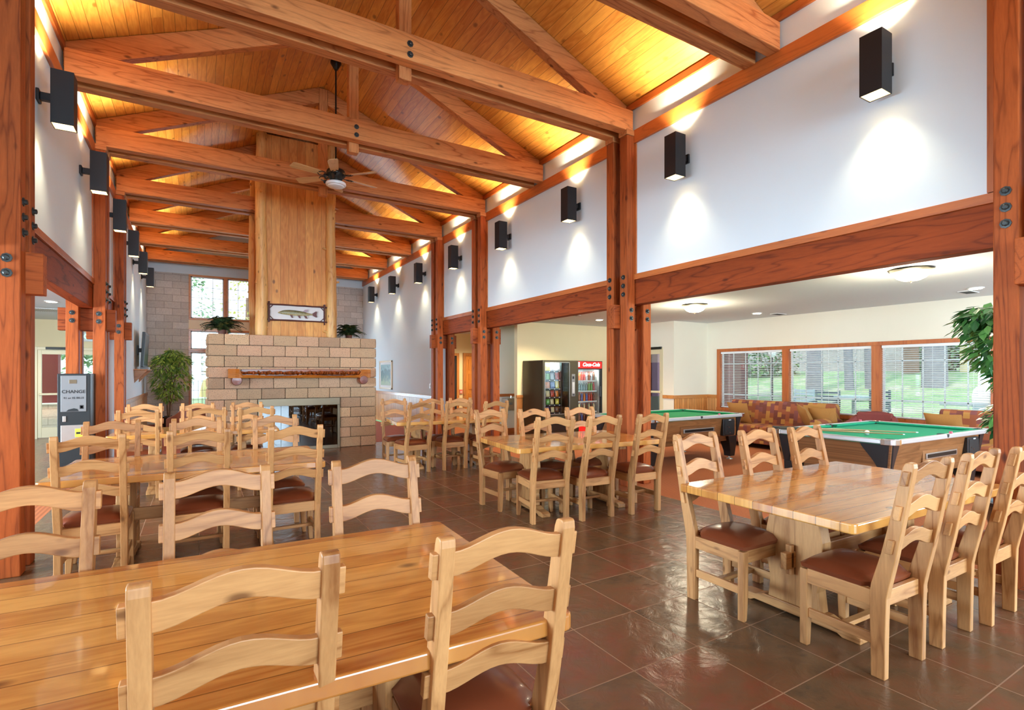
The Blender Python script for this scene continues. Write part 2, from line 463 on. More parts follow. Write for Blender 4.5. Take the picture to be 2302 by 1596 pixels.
def plaid_mat():
    m = NT('plaid_upholstery').set(rough=0.9)
    v = m.coords((1, 1, 1), rand=0.0, swap='xzy')
    xx, yy, zz = m.sep(v)
    cbv = m.n('ShaderNodeCombineXYZ'); m.l(m.math('ADD', yy, zz), cbv.inputs[0]); m.l(xx, cbv.inputs[1])
    mp = m.n('ShaderNodeMapping'); m.l(cbv.outputs[0], mp.inputs[0])
    px, py, pz = m.sep(mp.outputs[0])
    col = m.math('FLOOR', m.math('DIVIDE', py, 0.085))
    row = m.math('FLOOR', m.math('ADD', m.math('DIVIDE', px, 0.115), m.math('MULTIPLY', col, 0.37)))
    cc = m.n('ShaderNodeCombineXYZ'); m.l(col, cc.inputs[0]); m.l(row, cc.inputs[1])
    wn = m.n('ShaderNodeTexWhiteNoise', _noise_dimensions='2D'); m.l(cc.outputs[0], wn.inputs['Vector'])
    c1 = m.ramp(wn.outputs['Value'], [(0.0, srgb(112, 50, 50)), (0.28, srgb(150, 78, 52)), (0.5, srgb(186, 132, 66)), (0.72, srgb(126, 66, 72)), (0.88, srgb(176, 98, 60))], 'CONSTANT')
    st = m.math('LESS_THAN', m.math('FRACT', m.math('DIVIDE', px, 0.012)), 0.3)
    m.color(m.mix(m.math('MULTIPLY', st, 0.25), c1, srgb(196, 150, 96)))
    m.bump(m.noise(v, 200, 2), 0.2, 0.002)
    return m.m
M['plaid'] = plaid_mat()

# ------------------------------------------------------------------ mesh building
class MB:
    def __init__(s):
        s.v = []; s.f = []
    def add(s, vs, fs):
        o = len(s.v); s.v += [tuple(p) for p in vs]; s.f += [tuple(i + o for i in f) for f in fs]
        return s
    def box(s, x0, x1, y0, y1, z0, z1, mat=None):
        vs = [(x, y, z) for x in (x0, x1) for y in (y0, y1) for z in (z0, z1)]
        if mat is not None: vs = [mat @ Vector(p) for p in vs]
        return s.add(vs, [(0, 1, 3, 2), (4, 6, 7, 5), (0, 4, 5, 1), (2, 3, 7, 6), (0, 2, 6, 4), (1, 5, 7, 3)])
    def prism(s, poly, axis, a, b):
        """poly of 2-D points swept along axis from a to b; axis x: (y,z), y: (x,z), z: (x,y)"""
        n = len(poly)
        def P(p, t):
            return {'x': (t, p[0], p[1]), 'y': (p[0], t, p[1]), 'z': (p[0], p[1], t)}[axis]
        vs = [P(p, a) for p in poly] + [P(p, b) for p in poly]
        fs = [tuple(range(n - 1, -1, -1)), tuple(range(n, 2 * n))]
        fs += [(i, (i + 1) % n, n + (i + 1) % n, n + i) for i in range(n)]
        return s.add(vs, fs)
    def tube(s, pts, r, n=8, cap=True):
        pts = [Vector(p) for p in pts]
        rs = r if isinstance(r, (list, tuple)) else [r] * len(pts)
        vs = []; fs = []
        up = Vector((0, 0, 1))
        for i, p in enumerate(pts):
            d = (pts[min(i + 1, len(pts) - 1)] - pts[max(i - 1, 0)]).normalized()
            u = d.cross(up)
            if u.length < 0.05: u = d.cross(Vector((1, 0, 0)))
            u.normalize(); w = u.cross(d).normalized()
            for k in range(n):
                a = 2 * PI * k / n
                vs.append(p + (u * math.cos(a) + w * math.sin(a)) * rs[i])
        for i in range(len(pts) - 1):
            for k in range(n):
                fs.append((i * n + k, i * n + (k + 1) % n, (i + 1) * n + (k + 1) % n, (i + 1) * n + k))
        if cap:
            fs.append(tuple(range(n - 1, -1, -1))); fs.append(tuple((len(pts) - 1) * n + k for k in range(n)))
        return s.add(vs, fs)
    def lathe(s, prof, c=(0, 0, 0), n=20, axis='z'):
        vs = []; fs = []
        for r, z in prof:
            for k in range(n):
                a = 2 * PI * k / n
                p = (r * math.cos(a), r * math.sin(a), z)
                if axis == 'y': p = (p[0], -p[2], p[1])
                if axis == 'x': p = (p[2], p[0], p[1])
                vs.append((c[0] + p[0], c[1] + p[1], c[2] + p[2]))
        for i in range(len(prof) - 1):
            for k in range(n):
                fs.append((i * n + k, i * n + (k + 1) % n, (i + 1) * n + (k + 1) % n, (i + 1) * n + k))
        fs.append(tuple(range(n - 1, -1, -1))); fs.append(tuple((len(prof) - 1) * n + k for k in range(n)))
        return s.add(vs, fs)
    def sweep(s, path, sec):
        """closed section list-of-lists: explicit rings of equal length"""
        n = len(path[0]); vs = [p for ring in path for p in ring]; fs = []
        for i in range(len(path) - 1):
            for k in range(n):
                fs.append((i * n + k, i * n + (k + 1) % n, (i + 1) * n + (k + 1) % n, (i + 1) * n + k))
        fs.append(tuple(range(n - 1, -1, -1))); fs.append(tuple((len(path) - 1) * n + k for k in range(n)))
        return s.add(vs, fs)
    def mesh(s, name, bevel=0.0, smooth=False, seg=2):
        me = bpy.data.meshes.new(name)
        me.from_pydata(s.v, [], s.f)
        me.update()
        bm = bmesh.new(); bm.from_mesh(me)
        bmesh.ops.recalc_face_normals(bm, faces=bm.faces)
        if bevel:
            es = [e for e in bm.edges if len(e.link_faces) == 2 and e.calc_face_angle(0) > 0.5]
            bmesh.ops.bevel(bm, geom=es, offset=bevel, segments=seg, affect='EDGES', profile=0.5, clamp_overlap=True)
        if smooth:
            for f in bm.faces: f.smooth = True
            for e in bm.edges:
                if len(e.link_faces) == 2 and e.calc_face_angle(0) > 0.7: e.smooth = False
        bm.to_mesh(me); bm.free()
        return me
    def build(s, name, mat, parent=None, bevel=0.0, smooth=False, loc=None, seg=2, **tags):
        o = bpy.data.objects.new(name, s.mesh(name, bevel, smooth, seg))
        o.data.materials.append(M[mat] if isinstance(mat, str) else mat)
        COL.objects.link(o)
        if parent: o.parent = parent
        if loc: o.location = loc
        for k, v in tags.items():
            if v is not None: o[k] = v
        return o

def thing(name, label, cat, loc=(0, 0, 0), rz=0.0, group=None):
    o = bpy.data.objects.new(name, None)
    o.empty_display_size = 0.1
    COL.objects.link(o)
    o.location = loc; o.rotation_euler = (0, 0, rz)
    o['label'] = label; o['category'] = cat
    if group: o['group'] = group
    return o

def tag(o, label, cat, group=None, kind=None):
    o['label'] = label; o['category'] = cat
    if group: o['group'] = group
    if kind: o['kind'] = kind
    return o

def struct(o):
    o['kind'] = 'structure'
    return o

def bx(x0, x1, y0, y1, z0, z1):
    return MB().box(x0, x1, y0, y1, z0, z1)

def dup(root, loc=None, rz=None, label=None, group=None):
    r = root.copy(); COL.objects.link(r)
    if loc is not None: r.location = loc
    if rz is not None: r.rotation_euler = (0, 0, rz)
    if label: r['label'] = label
    if group: r['group'] = group
    for ch in list(root.children):
        c = ch.copy(); COL.objects.link(c); c.parent = r
        for g in list(ch.children):
            d = g.copy(); COL.objects.link(d); d.parent = c
    return r

def text_mesh(name, body, size, mat, parent, loc, rot, shear=0.0, extrude=0.0008, bold=0.0, sx=1.0):
    cu = bpy.data.curves.new(name, 'FONT')
    cu.body = body; cu.size = size; cu.align_x = 'CENTER'; cu.align_y = 'CENTER'; cu.shear = shear
    cu.extrude = extrude; cu.offset = bold
    t = bpy.data.objects.new(name + '_tmp', cu); COL.objects.link(t)
    dg = bpy.context.evaluated_depsgraph_get(); dg.update()
    me = bpy.data.meshes.new_from_object(t.evaluated_get(dg))
    bpy.data.objects.remove(t)
    me.materials.clear(); me.materials.append(M[mat])
    o = bpy.data.objects.new(name, me); COL.objects.link(o)
    o.parent = parent; o.location = loc; o.rotation_euler = rot; o.scale = (sx, 1, 1)
    return o
# ================================================================== SETTING
XR, XL = 5.05, -1.27
def mirx(x): return 3.78 - x
# floors
struct(bx(-1.38, 4.90, -11.0, 11.40, -0.12, 0).build('floor', 'tile'))
struct(bx(-6.5, -1.38, 9.3, 16.2, -0.12, 0).build('floor', 'tile'))
struct(bx(-6.5, -1.38, -4.5, 9.3, -0.12, 0).build('floor', 'carpet'))
struct(bx(4.90, 10.75, -4.5, 15.0, -0.12, 0).build('floor', 'carpet'))
M['carpet_red'] = plain('red_carpet', srgb(158, 84, 62), 0.95, var=0.12, scale=40)
struct(bx(-1.38, 4.90, 11.40, 19.0, -0.12, 0).build('floor', 'carpet_red'))

# right and left long walls
def long_wall(side):
    f = (lambda x: x) if side == 'right' else mirx
    def B(a, b, y0, y1, z0, z1):
        a, b = sorted((f(a), f(b)))
        return bx(a, b, y0, y1, z0, z1)
    struct(B(5.05, 5.19, -11.0, 18.7, 2.76, 5.22).build('wall_' + side, 'white_wall'))
    struct(B(5.05, 5.19, 11.8, 18.7, 0.0, 2.76).build('wall_' + side, 'white_wall'))
    struct(B(5.05, 5.19, -11.0, -2.0, 0.0, 2.76).build('wall_' + side, 'white_wall'))
    # plate trim, sill trim over the header, ceiling edge trim
    struct(B(5.015, 5.05, -11.0, 18.7, 4.587, 4.76).build('trim_1', 'bright_y', bevel=0.004))
    struct(B(5.02, 5.05, -2.0, 11.6, 2.760, 2.835).build('trim_2', 'bright_y', bevel=0.004))
    struct(B(5.02, 5.05, -11.0, 18.7, 5.05, 5.14).build('trim_3', 'bright_y', bevel=0.004))
    for yk in (5.2, 9.4, 11.6):
        struct(B(5.03, 5.05, yk - 0.03, yk, 2.84, 4.58).build('trim_4', 'bright_z'))
    struct(B(5.02, 5.05, 1.46, 1.53, 2.84, 4.58).build('trim_4', 'bright_z'))
    # wainscot on the solid part
    struct(B(5.035, 5.05, 12.01, 18.7, 0.0, 0.86).build('wall_' + side + '_wainscot', 'wains_y'))
    struct(B(5.015, 5.05, 12.01, 18.7, 0.86, 0.95).build('trim_5', 'trim_y', bevel=0.006))
long_wall('right'); long_wall('left')
struct(bx(-1.41, 1.5, -11.12, -11.0, 0, 0.6).build('wall_back', 'white_wall'))
struct(bx(1.5, 5.19, -11.12, -11.0, 0, 0.6).build('wall_back', 'white_wall'))
struct(MB().prism([(-1.41, 4.6), (5.19, 4.6), (5.19, 5.1), (1.89, 6.6), (-1.41, 5.1)], 'y', -11.12, -11.0).build('wall_back', 'white_wall'))
# far wall: block piers, white gable, window wall
struct(bx(-1.41, -0.22, 18.7, 18.9, 0, 4.52).build('wall_far', 'split_block'))
struct(bx(3.99, 5.19, 18.7, 18.9, 0, 4.52).build('wall_far', 'split_block'))
struct(MB().prism([(-1.41, 4.52), (5.19, 4.52), (5.19, 5.1), (1.89, 6.6), (-1.41, 5.1)], 'y', 18.7, 18.9).build('wall_far', 'white_wall'))
struct(bx(-0.22, 3.99, 18.72, 18.9, 2.86, 3.14).build('wall_far', 'cream_wall'))
struct(bx(-0.22, 3.99, 18.7, 18.9, 0, 0.36).build('wall_far', 'split_block'))
# roof slabs
def roofz(x): return 5.15 + 0.43 * (XR - x) if x > 1.89 else 5.15 + 0.43 * (x - XL)
for s in (0, 1):
    f = (lambda x: x) if s == 0 else mirx
    poly = [(f(5.3), roofz(5.05) - 0.43 * 0.25), (f(1.89), roofz(1.89)), (f(1.89), roofz(1.89) + 0.12), (f(5.3), roofz(5.05) - 0.43 * 0.25 + 0.12)]
    struct(MB().prism(poly, 'y', -11.1, 18.9).build('ceiling', 'ceiling_boards'))

# windows in the far wall
wn_count = [0]
def win_y(x0, x1, z0, z1, y, cols, rows, fr=0.055, mat='trim'):
    """window in a wall facing -Y: wood frame, white sash, muntins, pane"""
    wn_count[0] += 1
    w = bx(x0, x1, y - 0.03, y + 0.05, z1 - fr, z1)
    w.box(x0, x1, y - 0.03, y + 0.05, z0, z0 + fr)
    w.box(x0, x0 + fr, y - 0.03, y + 0.05, z0 + fr, z1 - fr)
    w.box(x1 - fr, x1, y - 0.03, y + 0.05, z0 + fr, z1 - fr)
    root = struct(w.build('window_%d' % wn_count[0], 'trim_x', bevel=0.004))
    a, b, c, d = x0 + fr, x1 - fr, z0 + fr, z1 - fr
    g = MB()
    s = 0.03
    g.box(a, b, y + 0.03, y + 0.055, d - s, d).box(a, b, y + 0.03, y + 0.055, c, c + s)
    g.box(a, a + s, y + 0.03, y + 0.055, c, d).box(b - s, b, y + 0.03, y + 0.055, c, d)
    g.build('sash', 'white_frame', root)
    mu = MB()
    for i in range(1, cols):
        xx = a + (b - a) * i / cols
        mu.box(xx - 0.006, xx + 0.006, y + 0.038, y + 0.048, c, d)
    for i in range(1, rows):
        zz = c + (d - c) * i / rows
        mu.box(a, b, y + 0.038, y + 0.048, zz - 0.006, zz + 0.006)
    mu.build('muntins', 'white_frame', root)
    bx(a, b, y + 0.042, y + 0.046, c, d).build('pane', 'pane', root)
    return root
xs = [-0.22, 0.77, 1.76, 2.76, 3.99]
for i in range(4):
    win_y(xs[i], xs[i + 1], 3.14, 4.52, 18.74, 3, 4)
    win_y(xs[i], xs[i + 1], 2.20, 2.86, 18.74, 3, 2)
    win_y(xs[i], xs[i + 1], 0.36, 2.20, 18.74, 3, 6)

# ---- lounge (right-hand room)
CZ = 2.72
struct(bx(5.19, 10.75, -2.1, 15.0, CZ, CZ + 0.12).build('ceiling', 'lounge_ceiling'))
struct(bx(10.6, 10.75, -2.1, 8.6, 2.08, CZ).build('wall_lounge_window', 'lounge_wall'))
struct(bx(10.6, 10.75, -2.1, 8.6, 0.0, 0.64).build('wall_lounge_window', 'wains_y'))
struct(bx(10.6, 10.75, 8.19, 8.6, 0.64, 2.08).build('wall_lounge_window', 'lounge_wall'))
struct(bx(10.6, 10.75, -2.1, -1.9, 0.64, 2.08).build('wall_lounge_window', 'lounge_wall'))
struct(bx(9.44, 10.6, 8.48, 8.6, 0.0, CZ).build('wall_lounge_far', 'lounge_wall'))
struct(bx(9.44, 10.6, 8.465, 8.48, 0.0, 0.92).build('wall_lounge_wainscot', 'wains_x'))
struct(bx(9.41, 10.6, 8.45, 8.48, 0.92, 1.0).build('trim_6', 'trim_x', bevel=0.004))
struct(bx(10.575, 10.6, 8.19, 8.465, 0.64, 0.92).build('wall_lounge_wainscot', 'wains_y'))
struct(bx(10.56, 10.6, 8.19, 8.465, 0.92, 1.0).build('trim_6', 'trim_y'))
# wall with the exit door, X = 9.44
struct(bx(9.44, 9.58, 8.6, 8.80, 0.0, CZ).build('wall_lounge_side', 'lounge_wall'))
struct(bx(9.44, 9.58, 9.76, 10.6, 0.0, CZ).build('wall_lounge_side', 'lounge_wall'))
struct(bx(9.44, 9.58, 8.80, 9.76, 2.12, CZ).build('wall_lounge_side', 'lounge_wall'))
struct(bx(9.41, 9.44, 8.48, 8.80, 0.92, 1.0).build('trim_6', 'trim_y'))
d = struct(bx(9.43, 9.50, 8.80, 8.85, 0, 2.12).box(9.43, 9.50, 9.71, 9.76, 0, 2.12).box(9.43, 9.50, 8.85, 9.71, 2.07, 2.12).build('door_1', 'cream_alu'))
bx(9.45, 9.49, 8.85, 8.93, 0.02, 2.07).box(9.45, 9.49, 9.63, 9.71, 0.02, 2.07).box(9.45, 9.49, 8.93, 9.63, 1.97, 2.07).box(9.45, 9.49, 8.93, 9.63, 0.02, 0.2).build('door_stile', 'cream_alu', d, 0.003)
bx(9.465, 9.475, 8.93, 9.63, 0.2, 1.97).build('pane', 'pane', d)
bx(9.40, 9.45, 8.87, 9.69, 1.04, 1.09).build('push_bar', 'cream_alu', d, 0.01)
bx(9.40, 9.45, 8.84, 9.4, 2.08, 2.14).build('door_closer', 'dark_metal', d, 0.005)
# vending wall, side return, fountain wall
struct(bx(6.42, 9.44, 10.47, 10.6, 0.0, CZ).build('wall_vending', 'yellow_wall'))
struct(bx(7.0, 7.1, 10.6, 11.3, 0.0, CZ).build('wall_vending_return', 'yellow_wall'))
struct(bx(6.40, 6.56, 10.45, 10.47, 0.0, 0.93).build('trim_7', 'trim_z', bevel=0.004))
struct(bx(6.38, 6.58, 10.43, 10.47, 0.93, 1.0).build('trim_7', 'trim_x', bevel=0.006))
struct(bx(6.1, 7.1, 11.3, 11.42, 0.0, CZ).build('wall_fountain', 'lounge_wall'))
struct(bx(6.1, 7.0, 11.27, 11.3, 0.93, 1.0).build('trim_8', 'bright_x', bevel=0.004))
struct(bx(6.1, 7.0, 11.28, 11.3, 0.0, 0.14).build('baseboard_fountain', 'bright_x'))
# corridor
struct(bx(5.19, 9.0, 14.5, 14.62, 0.0, CZ).build('wall_corridor', 'yellow_wall'))
struct(bx(8.9, 9.0, 11.42, 14.5, 0.0, CZ).build('wall_corridor_side', 'yellow_wall'))
d = struct(bx(6.14, 6.22, 14.44, 14.5, 0, 2.04).box(6.72, 6.80, 14.44, 14.5, 0, 2.04).box(6.14, 6.80, 14.44, 14.5, 2.04, 2.12).build('door_2', 'trim_z', bevel=0.004))
bx(6.22, 6.72, 14.47, 14.5, 0, 2.04).build('doorway_infill', 'soot_doorway_shade', d)  # dark sheet standing in for the shade of an open doorway
d = struct(bx(6.94, 7.03, 14.44, 14.5, 0, 2.04).box(7.93, 8.02, 14.44, 14.5, 0, 2.04).box(6.94, 8.02, 14.44, 14.5, 2.04, 2.13).build('door_3', 'trim_z', bevel=0.004))
bx(7.03, 7.93, 14.46, 14.5, 0.01, 2.04).build('doorway_infill', 'door_wood', d, 0.003)
pp = MB()
for (a, b) in ((7.12, 7.43), (7.53, 7.84)):
    for (c, e) in ((0.2, 0.9), (1.02, 1.5), (1.6, 1.94)):
        pp.box(a, b, 14.445, 14.465, c, e)
pp.build('door_panel', 'door_wood', d, 0.008)
# lounge back and side behind the camera
struct(bx(5.19, 5.6, -2.2, -2.1, 0.0, CZ).build('wall_lounge_back', 'lounge_wall'))
struct(bx(10.2, 10.75, -2.2, -2.1, 0.0, CZ).build('wall_lounge_back', 'lounge_wall'))
struct(bx(5.6, 10.2, -2.2, -2.1, 0.0, 0.7).build('wall_lounge_back', 'lounge_wall'))
struct(bx(5.6, 10.2, -2.2, -2.1, 2.3, CZ).build('wall_lounge_back', 'lounge_wall'))

# lounge windows with blinds (wall X = 10.6)
BY = [(8.19, 6.495, 0.09, 0.075), (6.495, 4.785, 0.075, 0.075), (4.785, 3.10, 0.075, 0.075), (3.10, 1.40, 0.075, 0.075), (1.40, -0.3, 0.075, 0.075), (-0.3, -1.9, 0.075, 0.09)]
for (y1, y0, fa, fb) in BY:
    wn_count[0] += 1
    w = bx(10.57, 10.68, y0, y1, 2.01, 2.08).box(10.55, 10.68, y0, y1, 0.64, 0.71)
    w.box(10.57, 10.68, y1 - fa, y1, 0.71, 2.01).box(10.57, 10.68, y0, y0 + fb, 0.71, 2.01)
    root = struct(w.build('window_%d' % wn_count[0], 'bright_z', bevel=0.003))
    a, b = y0 + fb, y1 - fa
    if y1 < 1.5:      # out of the picture: plain pane only
        bx(10.66, 10.664, a, b, 0.71, 2.01).build('pane', 'pane', root)
        continue
    s = 0.035
    bx(10.65, 10.68, a, b, 1.975, 2.01).box(10.65, 10.68, a, b, 0.71, 0.745).box(10.65, 10.68, a, a + s, 0.71, 2.01).box(10.65, 10.68, b - s, b, 0.71, 2.01).build('sash', 'white_frame', root)
    mu = MB()
    for i in range(1, 5):
        yy = a + (b - a) * i / 5
        mu.box(10.658, 10.668, yy - 0.010, yy + 0.010, 0.74, 1.98)
    for zz in (1.02, 1.73):
        mu.box(10.658, 10.668, a, b, zz - 0.009, zz + 0.009)
    mu.build('muntins', 'white_frame', root)
    bx(10.661, 10.665, a, b, 0.74, 1.98).build('pane', 'pane', root)
for k, (y1, y0, fa, fb) in enumerate(BY[:4]):
    a, b = y0 + fb + 0.01, y1 - fa - 0.01
    nm = ['left of the big lounge windows, nearest the corner', 'middle lounge window, behind the plaid sofa and armchair', 'lounge window behind the pool table cue ball', 'lounge window behind the square post and leafy plant'][k]
    r = thing('window_blind', 'white horizontal slat blind, lowered, in the ' + nm, 'blind', (10.615, (a + b) / 2, 0.72), 0, 'blinds on the lounge windows')
    L = (b - a) / 2
    bx(-0.025, 0.025, -L, L, 1.24, 1.29).build('headrail', 'blind', r, 0.004)
    sl = MB()
    n = 33
    for i in range(n):
        z = 0.02 + i * (1.22 / n)
        t = math.radians(11)
        dx, dz = 0.021 * math.cos(t), 0.021 * math.sin(t)
        sl.add([(-dx, -L, z - dz), (dx, -L, z + dz), (dx, L, z + dz), (-dx, L, z - dz),
                (-dx, -L, z - dz + 0.0025), (dx, -L, z + dz + 0.0025), (dx, L, z + dz + 0.0025), (-dx, L, z - dz + 0.0025)],
               [(0, 1, 2, 3), (4, 7, 6, 5), (0, 4, 5, 1), (2, 6, 7, 3), (1, 5, 6, 2), (0, 3, 7, 4)])
    sl.build('slats', 'blind', r)
    bx(-0.02, 0.02, -L, L, 0.0, 0.02).build('bottom_rail', 'blind', r, 0.003)
    cdm = MB()
    for yy in (-L * 0.72, 0, L * 0.72):
        cdm.box(-0.0025, 0.0, yy - 0.0015, yy + 0.0015, 0.0, 1.25)
    cdm.build('cords', 'blind', r)

# ---- entry side (left-hand room)
struct(bx(-6.5, -1.41, -4.5, 16.1, 2.76, 2.88).build('ceiling', 'lounge_ceiling'))
struct(bx(-6.5, -3.22, 16.0, 16.12, 0, 2.76).build('wall_entry', 'yellow_wall'))
struct(bx(-1.75, -1.41, 16.0, 16.12, 0, 2.76).build('wall_entry', 'yellow_wall'))
struct(bx(-3.22, -1.75, 16.0, 16.12, 2.12, 2.76).build('wall_entry', 'yellow_wall'))
struct(bx(-6.62, -6.5, -4.5, 1.0, 0, 2.76).box(-6.62, -6.5, 8.0, 16.1, 0, 2.76).box(-6.62, -6.5, 1.0, 8.0, 2.4, 2.76).box(-6.62, -6.5, 1.0, 8.0, 0, 0.6).build('wall_entry_side', 'yellow_wall'))
struct(bx(-6.5, -1.41, -4.62, -4.5, 0, 2.76).build('wall_entry_back', 'yellow_wall'))
dd = struct(bx(-3.22, -3.15, 15.97, 16.06, 0, 2.12).box(-1.82, -1.75, 15.97, 16.06, 0, 2.12).box(-3.15, -1.82, 15.97, 16.06, 2.05, 2.12).build('door_4', 'cream_alu', bevel=0.003))
for a, b in ((-3.15, -2.49), (-2.48, -1.82)):
    bx(a, a + 0.07, 15.99, 16.04, 0.02, 2.05).box(b - 0.07, b, 15.99, 16.04, 0.02, 2.05).box(a + 0.07, b - 0.07, 15.99, 16.04, 1.95, 2.05).box(a + 0.07, b - 0.07, 15.99, 16.04, 0.02, 0.25).build('door_stile', 'cream_alu', dd, 0.003)
    bx(a + 0.07, b - 0.07, 16.01, 16.015, 0.25, 1.95).build('pane', 'pane', dd)
    bx(a + 0.03, b - 0.03, 15.94, 15.99, 1.0, 1.05).build('push_bar', 'cream_alu', dd, 0.01)
bx(-3.0, -2.6, 15.93, 15.98, 2.06, 2.12).build('door_closer', 'dark_metal', dd, 0.004)

# ================================================================== TIMBER FRAME
def bolt_mb(mb, p, axis):
    """square-washered hex bolt head; axis is the outward direction"""
    x, y, z = p
    sg = -1 if axis[0] == '-' else 1
    ax = axis[-1]
    prof = [(0.034, 0.0), (0.034, 0.007), (0.020, 0.0075), (0.020, 0.024), (0.013, 0.028), (0.0, 0.028)]
    if ax == 'x':
        mb.lathe([(r, sg * h) for r, h in prof], (x, y, z), 8, 'x')
    else:
        mb.lathe([(r, -sg * h) for r, h in prof], (x, y, z), 8, 'y')
    return mb

def timber_column(side, yk, label):
    f = 1 if side == 'right' else -1
    cx0 = 5.12 if side == 'right' else mirx(5.12)
    r = thing('timber_column', label, 'column', (cx0, yk + 0.205, 0), 0, 'four-post timber columns on the ' + side)
    def B(a, b, y0, y1, z0, z1):   # a,b measured outward from hall side: local = f*(x-5.12)
        a, b = sorted((f * (a - 5.12), f * (b - 5.12)))
        return bx(a, b, y0 - 0.205, y1 - 0.205, z0, z1)
    for (a, b) in ((4.90, 5.04), (5.20, 5.34)):
        for (c, d_) in ((0.0, 0.14), (0.27, 0.41)):
            B(a, b, c, d_, 0, 4.68 if a < 5 else 2.715).build('post', 'post_z', r, 0.007)
    B(4.80, 5.45, 0.142, 0.268, 2.11, 2.428).build('bearing_block', 'post_x', r, 0.006)
    for (c, d_) in ((-0.012, 0.152), (0.258, 0.422)):
        B(4.885, 5.045, c, d_, 4.68, 4.758).build('post_cap', 'timber_x', r, 0.01)
    ox = '-x' if side == 'right' else 'x'
    for c in (0.07, 0.34):
        for z in (2.79, 2.675, 2.56):
            bolt_mb(MB(), (f * (4.90 - 5.12), c - 0.205, z), ox).build('bolt', 'bolt', r, smooth=False)
    for a in (4.975, 5.27):
        for z in (2.35, 2.24):
            bolt_mb(MB(), (f * (a - 5.12), -0.205, z), '-y').build('bolt', 'bolt', r)
    return r
timber_column('right', 1.05, 'red-brown four-post timber column at the right edge, nearest the camera, leafy plant behind it')
timber_column('right', 5.2, 'red-brown four-post timber column beside the drinks cooler and left pool table')
timber_column('right', 9.4, 'red-brown four-post timber column left of the snack machine and fountain')
timber_column('right', 11.6, 'red-brown four-post timber column at the end of the wall with the framed picture')
timber_column('left', 5.2, 'big red-brown four-post timber column at the left edge of the picture, nearest the camera')
timber_column('left', 9.4, 'red-brown four-post timber column directly behind the change machine')
timber_column('left', 11.6, 'red-brown four-post timber column nearest the television shelf')

def header(side, y0, y1, label):
    a, b = (5.046, 5.194) if side == 'right' else sorted((mirx(5.046), mirx(5.194)))
    o = bx(a, b, y0, y1, 2.43, 2.762).build('header_beam', 'header_y', bevel=0.006)
    tag(o, label, 'beam', 'header beams over the ' + side + ' openings')
header('right', 1.26, 5.4, 'long dark red header beam over the opening to the pool tables')
header('right', 5.4, 9.6, 'dark red header beam over the opening to the vending machines')
header('right', 9.6, 11.8, 'short dark red header beam over the corridor with the wooden door')
header('left', 5.4, 9.6, 'brown header beam over the left opening in front of the change machine')
header('left', 9.6, 11.8, 'short brown header beam on the left just beyond the change machine')
for s_ in ('right', 'left'):
    a, b = (5.046, 5.194) if s_ == 'right' else sorted((mirx(5.046), mirx(5.194)))
    bx(a, b, -2.0, 1.26 if s_ == 'right' else 5.4, 2.43, 2.762).build('wall_%s_header' % s_, 'header_y')['kind'] = 'structure'

TR = [3.13, 5.2, 7.33, 9.4, 11.6, 13.7, 15.8, 17.93]
TRL = ['second truss end at the top right corner, closest to the camera', 'truss crossing the top of the picture onto the right column by the pool table', 'truss just behind the big front one, ahead of the ceiling fan',
       'truss crossing right behind the ceiling fan', 'truss that meets the front of the wooden chimney', 'first truss behind the wooden chimney', 'second truss behind the wooden chimney', 'last truss, nearest the far block wall']
def truss(yk, label):
    r = thing('roof_truss', 'timber ' + label, 'truss', (1.89, yk + 0.205, 4.74), 0, 'roof trusses along the hall')
    Y0 = -0.205
    for c in (0.0, 0.27):
        bx(-3.12, 3.12, Y0 + c, Y0 + c + 0.14, 0.0, 0.28).build('bottom_chord', 'timber_x', r, 0.008)
    for s in (1, -1):
        def top(x): return roofz(1.89 + abs(x)) - 4.74 - 0.006
        dp = 0.27
        poly = [(s * 0.072, top(0.072)), (s * 3.15, top(3.15)), (s * 3.15, top(3.15) - dp), (s * 0.072, top(0.072) - dp)]
        MB().prism(poly, 'y', Y0 + 0.143, Y0 + 0.267).build('top_chord', 'timber_x', r, 0.006)
    bx(-0.07, 0.07, Y0 + 0.143, Y0 + 0.267, -0.13, roofz(1.96) - 4.74 - 0.01).build('king_post', 'timber_z', r, 0.012)
    for z in (0.06, 0.17):
        bolt_mb(MB(), (0, Y0, z), '-y').build('bolt', 'bolt', r)
    return r
t0 = truss(TR[0], TRL[0])
for yk, lb in list(zip(TR, TRL))[1:]:
    dup(t0, (1.89, yk + 0.205, 4.74), 0, 'timber ' + lb)

